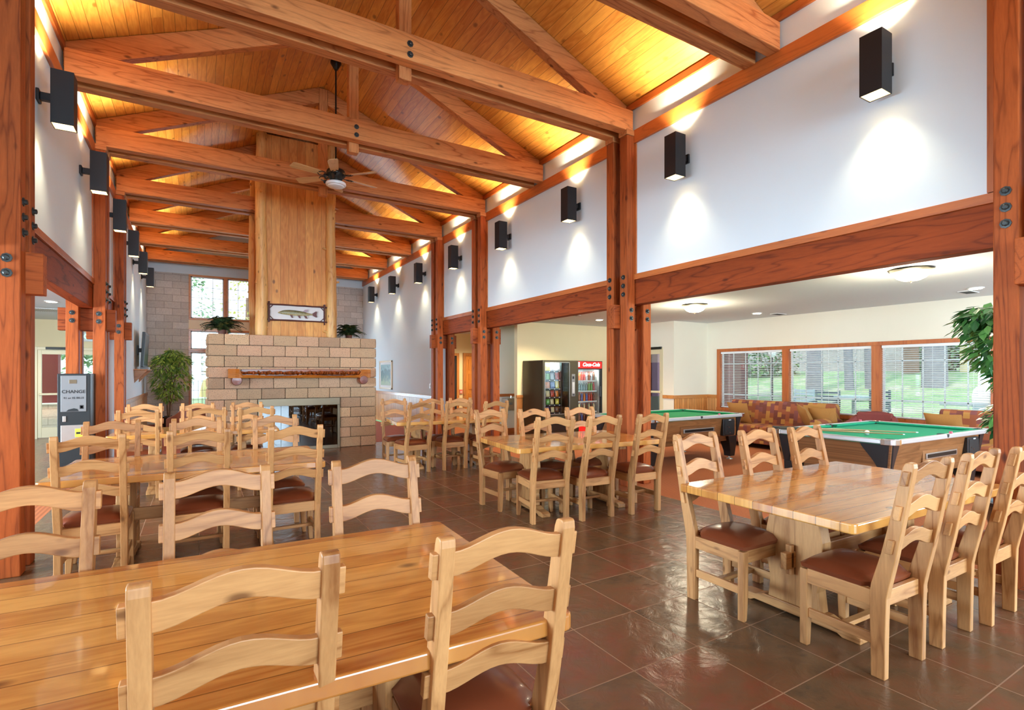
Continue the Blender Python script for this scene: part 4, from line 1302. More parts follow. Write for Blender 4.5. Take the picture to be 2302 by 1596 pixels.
rn = random.Random(12)
r = thing('ficus_tree', 'glossy dark green ficus behind the square post at the right edge', 'plant', (6.28, 1.72, 0))
pot(r, 0.2, 0.34, 'pot_black')
cs = [((0.08, 0.12, 1.98), (0.28, 0.30, 0.20)), ((-0.02, 0.02, 1.72), (0.26, 0.28, 0.22)), ((0.10, -0.05, 1.50), (0.20, 0.24, 0.20)), ((0.2, -0.25, 1.85), (0.3, 0.3, 0.3)), ((0.05, 0.0, 1.12), (0.17, 0.2, 0.14)), ((0.1, 0.22, 2.04), (0.16, 0.2, 0.10))]
leaf_cloud(cs, 1150, 0.125, rn, 0.55, 0.46).build('foliage', 'ficus_leaf_dark', r)
branchy(rn, (0, 0, 0.3), cs, 0.018).build('trunk', 'bark', r, smooth=True)

def fern(label, loc, sc, seed, n=42):
    rn = random.Random(seed)
    r = thing('fern', label, 'plant', loc, 0, 'ferns on the fireplace mass')
    MB().lathe([(0, 0), (0.05 * sc, 0), (0.065 * sc, 0.08 * sc), (0.07 * sc, 0.09 * sc), (0, 0.085 * sc)], n=16).build('pot', 'pot_terra', r, smooth=True)
    m = MB()
    for k in range(n):
        a = rn.uniform(0, 2 * PI); el = rn.uniform(0.45, 1.5); L = sc * rn.uniform(0.22, 0.40)
        dx, dy = math.cos(a), math.sin(a)
        pts = []
        for i in range(11):
            t = i / 10
            rr_ = L * (math.cos(el) * t + 0.18 * t * t); z = 0.085 * sc + 1.25 * L * (math.sin(el) * t - 0.55 * t ** 2.4)
            pts.append(Vector((dx * rr_, dy * rr_, z)))
        for i in range(1, 11):
            p = pts[i]; d = (pts[i] - pts[i - 1]).normalized()
            sd = d.cross(Vector((0, 0, 1))).normalized()
            w = L * 0.26 * (1 - 0.75 * abs(i / 10 - 0.35))
            for s in (-1, 1):
                for q in (0, 0.5):
                    b = pts[i - 1].lerp(p, q)
                    tip = b + sd * s * w + d * w * 0.35 - Vector((0, 0, w * 0.25))
                    m.add([b, b + d * 0.018 * sc, tip], [(0, 1, 2)])
    m.build('fronds', 'fern_leaf', r)
    return r
fern('dark green fern in a clay pot on the left end of the fireplace top', (0.42, 11.62, 2.236), 1.25, 5, 90)
fern('dark green fern on the right end of the fireplace top', (2.83, 11.62, 2.236), 1.1, 8, 80)

# ================================================================== LEFT SIDE THINGS
def change_machine():
    r = thing('change_machine', 'tall black change machine with silver CHANGE sign and bill slot', 'change machine', (-1.39, 8.9, 0))
    w = 0.17
    bx(-w, w, 0.0, 0.42, 0.0, 1.5).build('cabinet', 'grey_cab', r, 0.006)
    p = bx(-0.135, 0.128, -0.008, 0, 1.00, 1.475).build('sign_panel', 'silver_panel', r, 0.003)
    rx = (PI / 2, 0, 0)
    text_mesh('lettering', 'CHANGE', 0.058, 'black_plastic', p, (-0.002, -0.0095, 1.262), rx, bold=0.0012, sx=1.02)
    text_mesh('lettering', '$1 or $5 BILLS', 0.034, 'black_plastic', p, (-0.002, -0.0095, 1.18), rx, bold=0.0006)
    bx(-0.05, 0.03, -0.012, -0.008, 1.37, 1.42).build('badge', 'brass', p, 0.002)
    bx(0.06, 0.10, -0.011, -0.008, 1.035, 1.085).build('logo_square', 'black_plastic', p)
    MB().lathe([(0, 0), (0.014, 0), (0.014, -0.003), (0, -0.003)], (0.08, -0.011, 1.06), 14, 'y').build('logo_disc', 'silver_panel', p)
    MB().prism([(-0.08, 1.005), (-0.055, 1.03), (0.0, 1.045), (0.035, 1.035), (0.05, 1.005)], 'y', -0.0105, -0.008).build('coin_drawing', 'grey_cab', p)
    bx(-0.115, -0.08, -0.012, 0, 0.87, 0.945).build('coin_button', 'steel', r, 0.003)
    q = bx(-0.135, 0.128, -0.012, 0, 0.60, 0.825).build('coin_panel', 'steel', r, 0.006)
    MB().lathe([(0.0, -0.002), (0.052, -0.002), (0.056, -0.014), (0.05, -0.016), (0.046, -0.006), (0.0, -0.006)], (-0.062, -0.010, 0.712), 22, 'y').build('coin_cup', 'dark_metal', q, smooth=True)
    M['yellow_label'] = plain('yellow_label', srgb(230, 214, 60), 0.5)
    bx(0.012, 0.112, -0.018, -0.012, 0.665, 0.775).build('bill_acceptor', 'yellow_label', q, 0.003)
    bx(0.025, 0.100, -0.020, -0.018, 0.705, 0.732).build('bill_slot', 'black_plastic', q)
    bx(-w + 0.01, w - 0.01, -0.004, 0, 0.02, 0.33).build('lower_door', 'grey_cab', r, 0.003)
    for n_ in ('coin_cup', 'logo_disc'):
        pass
    return r
change_machine()
# television on its corner shelf
r = thing('wall_shelf', 'triangular pine bracket shelf under the television on the left wall', 'shelf', (XL, 15.8, 1.2))
bx(0.0, 0.27, -0.65, 0.65, 0.38, 0.41).build('shelf_board', 'trim_y', r, 0.004)
for y in (-0.6, 0.55):
    MB().prism([(0.0, 0.38), (0.255, 0.38), (0.0, 0.08)], 'y', y, y + 0.04).build('bracket', 'trim_x', r, 0.003)
r = thing('television', 'flat black television mounted above the triangular shelf on the left wall', 'television', (XL, 15.9, 2.08))
tv = MB().box(-0.03, 0.03, -0.62, 0.62, -0.42, 0.42, Matrix.Translation((0.16, 0, 0)) @ Matrix.Rotation(math.radians(3), 4, 'Y'))
tvo = tv.build('casing', 'black_plastic', r, 0.008)
M['screen'] = plain('glossy_tv_screen', (0.015, 0.016, 0.018), 0.25, 0, 0.0)
MB().box(0.03, 0.033, -0.58, 0.58, -0.38, 0.38, Matrix.Translation((0.16, 0, 0)) @ Matrix.Rotation(math.radians(3), 4, 'Y')).build('screen', 'screen', r)
bx(0.0, 0.03, -0.1, 0.1, -0.12, 0.12).box(0.03, 0.13, -0.03, 0.03, -0.05, 0.05).build('mount', 'black_metal', r, 0.003)
r = thing('set_top_box', 'thin silver player box on the television shelf', 'player', (XL + 0.2, 15.75, 1.611))
bx(-0.12, 0.06, -0.2, 0.2, 0, 0.05).build('casing', 'silver_panel', r, 0.004)

M['sign_green'] = emit('lit_green_letters', (0.25, 1.0, 0.45), 1.2)
r = thing('exit_sign', 'white exit sign with green letters above the entry doors on the left', 'sign', (-2.28, 15.95, 2.38))
bx(-0.16, 0.16, 0, 0.045, -0.11, 0.11).build('casing', 'white_plastic', r, 0.006)
text_mesh('lettering', 'EXIT', 0.17, 'sign_green', r, (0, -0.002, 0), (PI / 2, 0, 0), bold=0.004)

# framed landscape on the right wall
r = thing('framed_picture', 'pale framed landscape picture on the right wall near the block fireplace', 'picture', (XR, 16.05, 1.46))
W2, H2 = 0.62, 0.44
M['birch'] = plain('pale_birch_frame', srgb(222, 196, 156), 0.4, var=0.06)
bx(-0.03, 0, -W2, W2, H2 - 0.05, H2).box(-0.03, 0, -W2, W2, -H2, -H2 + 0.05).box(-0.03, 0, -W2, -W2 + 0.05, -H2, H2).box(-0.03, 0, W2 - 0.05, W2, -H2, H2).build('frame', 'birch', r, 0.004)
bx(-0.018, -0.008, -W2 + 0.04, W2 - 0.04, -H2 + 0.04, H2 - 0.04).build('mat_board', 'paper', r)
pm = NT('lake_landscape_print').set(rough=0.5)
vv = pm.coords((1, 1, 1), rand=0)
zz = pm.sep(vv)[2]
nn = pm.noise(vv, 9, 5)
pm.color(pm.ramp(pm.math('ADD', pm.math('MULTIPLY', zz, 1.3), pm.math('MULTIPLY', nn, 0.8)), [(0.12, srgb(150, 160, 110)), (0.32, srgb(56, 90, 74)), (0.55, srgb(44, 70, 66)), (0.7, srgb(120, 150, 150))]))
M['print'] = pm.m
bx(-0.020, -0.018, -W2 + 0.14, W2 - 0.14, -H2 + 0.12, H2 - 0.12).build('print', 'print', r)
r = thing('light_switch', 'small white light switch plate on the right wall beside the column', 'switch', (XR, 12.44, 1.19))
bx(-0.008, 0, -0.04, 0.04, -0.06, 0.06).build('plate', 'white_plastic', r, 0.002)
bx(-0.014, -0.008, -0.012, 0.012, -0.02, 0.02).build('toggle', 'white_plastic', r, 0.002)
# ================================================================== POOL TABLES
def pool_table(label, loc, rz, felt):
    r = thing('pool_table', label, 'pool table', loc, rz, 'coin operated pool tables')
    LX, LY = 1.19, 0.70
    # cabinet
    t0, b0 = (1.135, 0.645), (1.09, 0.60)
    m = MB()
    vs = [(-t0[0], -t0[1], 0.745), (t0[0], -t0[1], 0.745), (t0[0], t0[1], 0.745), (-t0[0], t0[1], 0.745),
          (-b0[0], -b0[1], 0.42), (b0[0], -b0[1], 0.42), (b0[0], b0[1], 0.42), (-b0[0], b0[1], 0.42)]
    m.add(vs, [(0, 3, 2, 1), (4, 5, 6, 7), (0, 1, 5, 4), (1, 2, 6, 5), (2, 3, 7, 6), (3, 0, 4, 7)])
    m.build('cabinet', 'laminate', r, 0.004)
    bx(-1.02, 1.02, -0.53, 0.53, 0.33, 0.42).build('lower_cabinet', 'laminate', r, 0.004)
    # playing bed and cushions
    bx(-1.14, 1.14, -0.65, 0.65, 0.745, 0.768).build('bed', felt, r)
    for s in (-1, 1):
        for (x0, x1) in ((-1.06, -0.07), (0.07, 1.06)):
            pr = [(s * 0.655, 0.768), (s * 0.655, 0.800), (s * 0.575, 0.800), (s * 0.565, 0.79), (s * 0.585, 0.768)]
            MB().prism(pr, 'x', x0, x1).build('cushion', felt, r)
        pr = [(s * 1.145, 0.768), (s * 1.145, 0.800), (s * 1.065, 0.800), (s * 1.055, 0.79), (s * 1.075, 0.768)]
        MB().prism(pr, 'y', -0.57, 0.57).build('cushion', felt, r)
    # aluminium top rail
    for s in (-1, 1):
        bx(-1.06, 1.06, min(s * 0.655, s * 0.705), max(s * 0.655, s * 0.705), 0.755, 0.806).build('top_rail', 'alu', r, 0.008)
        bx(min(s * 1.145, s * 1.195), max(s * 1.145, s * 1.195), -0.57, 0.57, 0.755, 0.806).build('top_rail', 'alu', r, 0.008)
    for sx in (-1, 1):
        for sy in (-1, 1):
            pts_o = [(1.06, 0.708), (1.10, 0.708), (1.15, 0.695), (1.183, 0.66), (1.198, 0.61), (1.198, 0.57)]
            pts_i = [(1.143, 0.57), (1.143, 0.60), (1.125, 0.635), (1.10, 0.655), (1.06, 0.655)]
            poly = [(sx * a, sy * b) for a, b in pts_o + pts_i]
            MB().prism(poly, 'z', 0.748, 0.809).build('corner_casting', 'chrome', r, 0.004)
            MB().lathe([(0, 0.7685), (0.058, 0.7685), (0.062, 0.803), (0.05, 0.806), (0.046, 0.772), (0, 0.770)], (sx * 1.10, sy * 0.61, 0), 18).build('pocket', 'pocket', r, smooth=True)
            # black flared corner panel and leg
            cp = MB()
            N = 8
            arc = []
            for k in range(N + 1):
                t = k / N
                arc.append((0.0 + 1.0 * math.sin(t * PI / 2) ** 1.3, 0.745 - 0.325 * t))
            def bodyx(z): return 1.09 + (z - 0.42) / 0.325 * 0.045
            def bodyy(z): return 0.60 + (z - 0.42) / 0.325 * 0.045
            # long-side leaf
            vs = []
            for (ax_, z) in arc:
                yb = bodyy(z) + 0.010
                vs += [(sx * (0.985 + 0.055 * ax_), sy * yb, z), (sx * (bodyx(z) - 0.03), sy * yb, z), (sx * (bodyx(z) + 0.010), sy * (bodyy(z) - 0.03), z), (sx * (bodyx(z) + 0.010), sy * (0.34 + 0.17 * ax_), z)]
            fs = []
            for k in range(N):
                o = 4 * k
                for q in range(3):
                    fs.append((o + q, o + q + 1, o + q + 5, o + q + 4))
            cp.add(vs, fs)
            # inner copy to give it thickness
            vs2 = [(x - sx * 0.009, y - sy * 0.009, z) for x, y, z in vs]
            cp.add(vs2, [tuple(reversed(f)) for f in fs])
            cp.build('corner_panel', 'black_plastic', r)
            leg = MB()
            rings = []
            for z, h, cxx in ((0.42, 0.12, 0.97), (0.30, 0.10, 0.985), (0.15, 0.075, 0.995), (0.055, 0.065, 0.995)):
                cyy = cxx - 0.49
                rings.append([(sx * (cxx - h), sy * (cyy - h), z), (sx * (cxx + h), sy * (cyy - h), z), (sx * (cxx + h), sy * (cyy + h * 0.9), z), (sx * (cxx - h), sy * (cyy + h * 0.9), z)])
            leg.sweep(rings, None)
            lo = leg.build('leg', 'black_plastic', r, 0.01)
            MB().lathe([(0, 0), (0.055, 0), (0.05, 0.012), (0.018, 0.02), (0.016, 0.058), (0, 0.058)], (sx * 0.995, sy * 0.505, 0), 14).build('levelling_foot', 'steel', lo, smooth=True)
    for s in (-1, 1):
        MB().lathe([(0, 0.7685), (0.055, 0.7685), (0.058, 0.803), (0.048, 0.806), (0.044, 0.772), (0, 0.770)], (0, s * 0.655, 0), 18).build('pocket', 'pocket', r, smooth=True)
    # coin box and ball window on the long side that faces the dining tables
    yf = -0.635
    cb = bx(0.60, 0.90, yf - 0.035, yf + 0.03, 0.44, 0.725).build('coin_box', 'black_plastic', r, 0.008)
    bx(0.64, 0.90, yf - 0.04, yf - 0.034, 0.46, 0.70).build('coin_door', 'grey_cab', cb, 0.003)
    bx(0.74, 0.80, yf - 0.042, yf - 0.038, 0.700, 0.712).build('coin_label', 'white_plastic', cb)
    for (x, z) in ((0.69, 0.60), (0.75, 0.58), (0.70, 0.52), (0.78, 0.49)):
        MB().lathe([(0, 0), (0.012, 0), (0.010, -0.012), (0, -0.014)], (x, yf - 0.04, z), 10, 'y').build('lock', 'chrome', cb)
    bp = bx(-0.42, 0.46, yf + 0.005, yf + 0.03, 0.475, 0.68).build('ball_window', 'laminate', r, 0.003)
    bx(-0.36, 0.40, yf - 0.006, yf + 0.005, 0.535, 0.60).build('window_bezel', 'steel', bp, 0.004)
    bx(-0.33, 0.37, yf - 0.009, yf - 0.005, 0.548, 0.588).build('window_slot', 'dark_metal', bp)
    for k in range(6):
        MB().lathe([(0, 0), (0.008, 0), (0, -0.005)], (-0.38 + 0.16 * k, yf + 0.004, 0.655), 8, 'y').build('screw', 'chrome', bp)
    MB().lathe([(0, 0), (0.07, 0), (0.065, 0.004), (0.0, 0.006)], (-1.095, 0.05, 0.47), 16, 'x').build('ball_return', 'pocket', r)
    return r
pool_table('pool table with bright green felt nearest the camera, cue sticks and white ball on it', (7.41, 3.30, 0), math.radians(-1.5), 'felt')
pool_table('darker green pool table beyond the wide column, beside the exit door', (7.06, 6.47, 0), math.radians(1.0), 'felt_dark')

def cue(label, p0, p1):
    v = Vector(p1) - Vector(p0)
    r = thing('cue_stick', label, 'cue', p0, 0, 'cue sticks on the near pool table')
    r.rotation_euler = v.to_track_quat('X', 'Z').to_euler()
    L = v.length
    MB().tube([(0, 0, 0), (L * 0.34, 0, 0)], [0.015, 0.012], 10).build('butt', 'cue_dark', r, smooth=True)
    MB().tube([(L * 0.34, 0, 0), (L * 0.985, 0, 0)], [0.012, 0.0065], 10).build('shaft', 'cue_wood', r, smooth=True)
    MB().tube([(L * 0.985, 0, 0), (L, 0, 0)], [0.0068, 0.006], 10).build('tip', 'white_plastic', r, smooth=True)
cue('dark-butted cue stick whose tip reaches past the white cue ball', (6.27, 4.02, 0.824), (7.47, 2.92, 0.790))
cue('dark-butted cue stick lying behind the other one, tip ending by the white ball', (6.22, 3.90, 0.824), (7.08, 2.90, 0.790))
bl = MB()
rr_ = []
for k in range(1, 12):
    a = -PI / 2 + PI * k / 12
    rr_.append((0.0285 * math.cos(a), 0.0285 * math.sin(a)))
bl.lathe([(0.001, -0.0285)] + rr_ + [(0.001, 0.0285)], n=20)
tag(bl.build('cue_ball', 'ivory', None, smooth=True, loc=(6.86, 3.20, 0.7965)), 'white cue ball on the near pool table beside the cue sticks', 'ball')
for lb, p in (('pink chalk cube on the near pool table rail, right of the cue sticks', (7.50, 2.60 + 0.01, 0.806)), ('pink chalk cube on the far rail of the near pool table, below the armchair', (8.30, 3.962, 0.806)), ('red chalk cube on the near rail of the left pool table', (7.55, 5.80, 0.806))):
    tag(bx(-0.014, 0.014, -0.014, 0.014, 0, 0.024).build('chalk_cube', 'chalk', None, 0.003, loc=p), lb, 'chalk', 'chalk cubes')

# ================================================================== SOFAS
def cushion_mesh(w, d, h, n=10, p=3.0):
    m = MB()
    def surf(s):
        g = []
        for j in range(n + 1):
            for i in range(n + 1):
                a = -1 + 2 * i / n; b = -1 + 2 * j / n
                k = (1 - abs(a) ** p) * (1 - abs(b) ** p)
                g.append((a * w * (1 - 0.06 * (1 - b * b)), b * d * (1 - 0.06 * (1 - a * a)), s * h * (0.08 + 0.92 * k ** 0.6)))
        return g
    m.v = surf(1) + surf(-1)
    N = (n + 1) ** 2
    for j in range(n):
        for i in range(n):
            k = j * (n + 1) + i
            m.f.append((k, k + 1, k + n + 2, k + n + 1)); m.f.append((N + k, N + k + n + 1, N + k + n + 2, N + k + 1))
    for i in range(n):
        for (a, b) in ((i, i + 1), (n * (n + 1) + i, n * (n + 1) + i + 1), (i * (n + 1), (i + 1) * (n + 1)), (i * (n + 1) + n, (i + 1) * (n + 1) + n)):
            m.f.append((a, b, N + b, N + a))
    return m
def sofa(label, loc, W):
    r = thing('sofa', label, 'sofa', loc, -PI / 2, 'plaid sofas under the lounge windows')
    w = W / 2
    bx(-w + 0.02, w - 0.02, -0.40, 0.42, 0.10, 0.30).build('base', 'plaid', r, 0.02)
    ns = 2 if W > 1.9 else 2
    for k in range(ns):
        a = -w + 0.14 + (W - 0.28) * k / ns; b = -w + 0.14 + (W - 0.28) * (k + 1) / ns
        bx(a + 0.004, b - 0.004, -0.44, 0.20, 0.30, 0.46).build('seat_cushion', 'plaid', r, 0.035, seg=3)
    bk = MB().prism([(0.13, 0.28), (0.24, 0.90), (0.29, 0.935), (0.37, 0.925), (0.42, 0.86), (0.42, 0.28)], 'x', -w + 0.06, w - 0.06)
    bk.build('backrest', 'plaid', r, 0.02, seg=3)
    for s in (-1, 1):
        x = s * (w - 0.07)
        prof = [(x - 0.07, 0.10), (x - 0.07, 0.52), (x - 0.095, 0.58), (x - 0.08, 0.645), (x, 0.675), (x + 0.08, 0.645), (x + 0.095, 0.58), (x + 0.07, 0.52), (x + 0.07, 0.10)]
        MB().prism(prof, 'y', -0.44, 0.34).build('armrest', 'plaid', r, 0.012)
        for y in (-0.36, 0.36):
            MB().tube([(s * (w - 0.1), y, 0.0), (s * (w - 0.1), y, 0.10)], [0.022, 0.03], 8).build('leg', 'cue_dark', r)
    return r
sofa('plaid sofa under the left lounge windows, next to the left pool table', (9.98, 6.42, 0), 2.34)
sofa('plaid sofa at the right, behind the near pool table and leafy plant', (9.98, 2.72, 0), 2.10)
def armchair(label, loc, rz, fab):
    r = thing('armchair', label, 'armchair', loc, rz)
    N = 16
    rings = []
    for k in range(N + 1):
        t = k / N
        a = PI * (1.0 + t)      # from left arm round the back to right arm
        x = -0.41 * math.cos(PI * t) * -1
        x = 0.41 * math.cos(PI - PI * t)
        y = -0.05 + 0.40 * math.sin(PI * t) ** 0.55 if 0 < t < 1 else -0.40
        if t < 0.04 or t > 0.96: y = -0.38
        h = 0.56 + 0.28 * max(0, math.sin(PI * t)) ** 0.55
        nx, ny = -math.cos(PI - PI * t), -math.sin(PI * t)
        th = 0.11
        rings.append([(x, y, 0.12), (x * 1.0, y, h - 0.03), (x + nx * th * 0.3, y + ny * th * 0.3, h), (x + nx * th * 0.8, y + ny * th * 0.8, h - 0.01), (x + nx * th, y + ny * th, h - 0.06), (x + nx * th, y + ny * th, 0.12)])
    MB().sweep(rings, None).build('shell', fab, r, smooth=True)
    bx(-0.31, 0.31, -0.40, 0.24, 0.30, 0.45).build('seat_cushion', fab, r, 0.04, seg=3)
    bx(-0.33, 0.33, -0.38, 0.24, 0.12, 0.30).build('base', fab, r, 0.01)
    MB().prism([(0.13, 0.44), (0.18, 0.80), (0.22, 0.83), (0.26, 0.80), (0.26, 0.44)], 'x', -0.28, 0.28).build('back_cushion', fab, r, 0.02, seg=3)
    for sx in (-1, 1):
        for y in (-0.32, 0.2):
            MB().tube([(sx * 0.3, y, 0.0), (sx * 0.3, y, 0.12)], [0.02, 0.028], 8).build('leg', 'cue_dark', r)
armchair('rounded maroon armchair between the two plaid sofas', (9.95, 4.62, 0), -PI / 2, 'maroon_fabric')
M['red_leather'] = plain('red_brown_leather', srgb(150, 84, 62), 0.35, 0, 0.2, var=0.12, bump=0.1)
armchair('red-brown leather armchair left of the fireplace, mostly hidden by dining chairs', (-0.05, 13.1, 0), math.radians(200), 'red_leather')
cm = cushion_mesh(0.24, 0.24, 0.075)
for lb, loc, rot in (('tan throw pillow at the left end of the left plaid sofa', (9.87, 7.08, 0.665), (0, math.radians(68), 0)),
                     ('tan throw pillow leaning at the right end of the left plaid sofa', (9.78, 5.60, 0.675), (math.radians(24), math.radians(62), math.radians(-20))),
                     ('tan throw pillow tucked behind the leaning pillow on the left plaid sofa', (10.0, 5.40, 0.64), (math.radians(-8), math.radians(72), 0)),
                     ('tan throw pillow on the right plaid sofa beside the leafy plant', (9.84, 3.50, 0.67), (0, math.radians(66), 0))):
    o = cm.build('throw_pillow', 'tan_fabric', None, smooth=True, loc=loc)
    o.rotation_euler = rot
    tag(o, lb, 'pillow', 'tan throw pillows')

# ================================================================== VENDING MACHINES
M['tube_light'] = emit('fluorescent_tube', (1.0, 0.97, 0.85), 3)
def pouch(mat):
    m = MB(); n = 6; w, h, d = 0.055, 0.075, 0.022
    def s(sg):
        g = []
        for j in range(n + 1):
            for i in range(n + 1):
                a = -1 + 2 * i / n; b = -1 + 2 * j / n
                k = max(0, (1 - abs(a) ** 3) * (1 - abs(b) ** 4))
                g.append((a * w, sg * d * k, h + b * h))
        return g
    m.v = s(-1) + s(1); N = (n + 1) ** 2
    for j in range(n):
        for i in range(n):
            k = j * (n + 1) + i
            m.f.append((k, k + 1, k + n + 2, k + n + 1)); m.f.append((N + k, N + k + n + 1, N + k + n + 2, N + k + 1))
    return m
PK = {'white': (225, 225, 235), 'yellow': (245, 210, 80), 'red': (200, 50, 35), 'orange': (225, 120, 40), 'green': (120, 180, 90), 'blue': (60, 90, 170), 'brown': (110, 60, 36), 'silver': (180, 184, 190), 'cream': (236, 210, 160)}
for k, c in PK.items():
    M['pk_' + k] = plain('foil_' + k, srgb(*c), 0.3, 0, 0.3, var=0.25, scale=30)
def snack_machine():
    X0, X1, YF, YB = 6.56, 7.55, 9.62, 10.44
    r = thing('snack_machine', 'dark olive glass-front snack vending machine, left of the drinks cooler', 'vending machine', ((X0 + X1) / 2, YF, 0))
    c = (X0 + X1) / 2; D = YB - YF; w = (X1 - X0) / 2
    gx0, gx1, gz0, gz1 = -w + 0.05, -w + 0.74, 0.58, 1.76
    m = MB()
    m.box(-w, -w + 0.04, 0.05, D, 0.05, 1.80).box(gx1 + 0.02, w, 0.05, D, 0.05, 1.80).box(-w + 0.04, gx1 + 0.02, D - 0.05, D, 0.05, 1.80)
    m.box(-w + 0.04, gx1 + 0.02, 0.05, D - 0.05, 1.77, 1.80).box(-w + 0.04, gx1 + 0.02, 0.05, D - 0.05, 0.05, gz0)
    m.build('cabinet', 'dark_cab', r, 0.004)
    dm = MB().box(-w, gx0, 0, 0.05, 0.08, 1.80).box(gx1, w, 0, 0.05, 0.08, 1.80).box(gx0, gx1, 0, 0.05, gz1, 1.80).box(gx0, gx1, 0, 0.05, 0.08, gz0)
    door = dm.build('door', 'dark_cab', r)
    e = 0.012
    MB().box(gx0, gx1, -0.008, 0, gz1 - e, gz1).box(gx0, gx1, -0.008, 0, gz0, gz0 + e).box(gx0, gx0 + e, -0.008, 0, gz0, gz1).box(gx1 - e, gx1, -0.008, 0, gz0, gz1).build('window_trim', 'steel', door)
    bx(gx0, gx1, 0.015, 0.02, gz0, gz1).build('glass', 'pane', door)
    kp = bx(gx1 + 0.06, gx1 + 0.155, -0.010, 0, 0.98, 1.49).build('keypad_panel', 'silver_panel', door, 0.004)
    kk = MB()
    for j in range(10):
        for i in range(3):
            kk.box(gx1 + 0.077 + i * 0.022, gx1 + 0.091 + i * 0.022, -0.013, -0.010, 1.06 + j * 0.025, 1.076 + j * 0.025)
    kk.build('keys', 'white_plastic', kp)
    bx(gx1 + 0.075, gx1 + 0.125, -0.013, -0.010, 1.38, 1.44).build('display', 'black_plastic', kp)
    bx(gx1 + 0.075, gx1 + 0.135, -0.014, -0.010, 1.005, 1.03).build('coin_slot', 'black_plastic', kp)
    bx(gx1 + 0.10, gx1 + 0.17, -0.012, 0, 0.43, 0.52).build('bill_slot', 'steel', door, 0.003)
    bx(gx0 + 0.1, gx1 - 0.05, -0.008, 0, 0.2, 0.42).build('delivery_flap', 'black_plastic', door, 0.004)
    bx(-w + 0.04, w - 0.04, 0.06, D - 0.05, 0.0, 0.05).build('plinth', 'black_plastic', r)
    zs = [1.565, 1.365, 1.165, 0.975, 0.80, 0.62]
    for i, z in enumerate(zs):
        s = bx(gx0 - 0.005, gx1 - 0.16, 0.10, D - 0.08, z - 0.012, z).box(gx0 - 0.005, gx1 - 0.16, 0.085, 0.10, z - 0.03, z + 0.004).build('shelf', 'black_plastic', r)
        tg = MB()
        for q in range(4):
            tg.box(gx0 + 0.045 + q * 0.135, gx0 + 0.075 + q * 0.135, 0.082, 0.085, z - 0.022, z - 0.006)
        tg.build('price_tags', 'white_plastic', s)
    M['smoky_panel'] = plain('smoky_blue_panel', srgb(40, 66, 72), 0.25)
    bx(gx1 - 0.155, gx1 - 0.145, 0.10, D - 0.08, gz0, gz1).build('inner_wall', 'smoky_panel', r)
    bx(gx0, gx1 - 0.15, D - 0.09, D - 0.08, gz0, gz1).build('back_liner', 'smoky_panel', r)
    # snacks, each one a thing
    rows = [['cream', 'yellow', 'white', 'white'], ['cream', 'green', 'silver', 'red'], ['blue', 'orange', 'blue', 'yellow'], ['brown', 'cream', 'red', 'orange'], ['brown', 'green', 'cream', 'yellow'], ['red', 'blue', 'cream', 'brown']]
    sizes = [1.25, 1.0, 1.0, 0.95, 0.85, 0.8]
    protos = {}
    rown = ['top', 'second', 'third', 'fourth', 'fifth', 'lowest']; coln = ['first', 'second', 'third', 'fourth']
    rd = random.Random(9)
    for i, row in enumerate(rows):
        for j, cn in enumerate(row):
            if cn not in protos:
                o = pouch(cn).build('snack_bag', 'pk_' + cn, None, smooth=True); protos[cn] = o
            else:
                o = protos[cn].copy(); COL.objects.link(o)
            sc = sizes[i] * rd.uniform(0.93, 1.05)
            if (i, j) in ((1, 3), (2, 3)): sc *= 1.1
            o.scale = (sc * 0.98, sc, sc)
            o.location = (c + gx0 + 0.06 + j * 0.135, YF + 0.15 + rd.uniform(0, 0.03), zs[i] + 0.001)
            o.rotation_euler = (math.radians(-8), 0, rd.uniform(-0.25, 0.25))
            tag(o, '%s foil snack bag, %s shelf of the snack machine, %s from the left' % (cn, rown[i], coln[j]), 'snack bag', 'snack bags in the machine')
snack_machine()
light('snack_machine_lamp', 'AREA', (6.86, 9.70, 1.758), 2.6, (1, 0.96, 0.82), (math.radians(18), 0, 0), 0.5, 0.03)

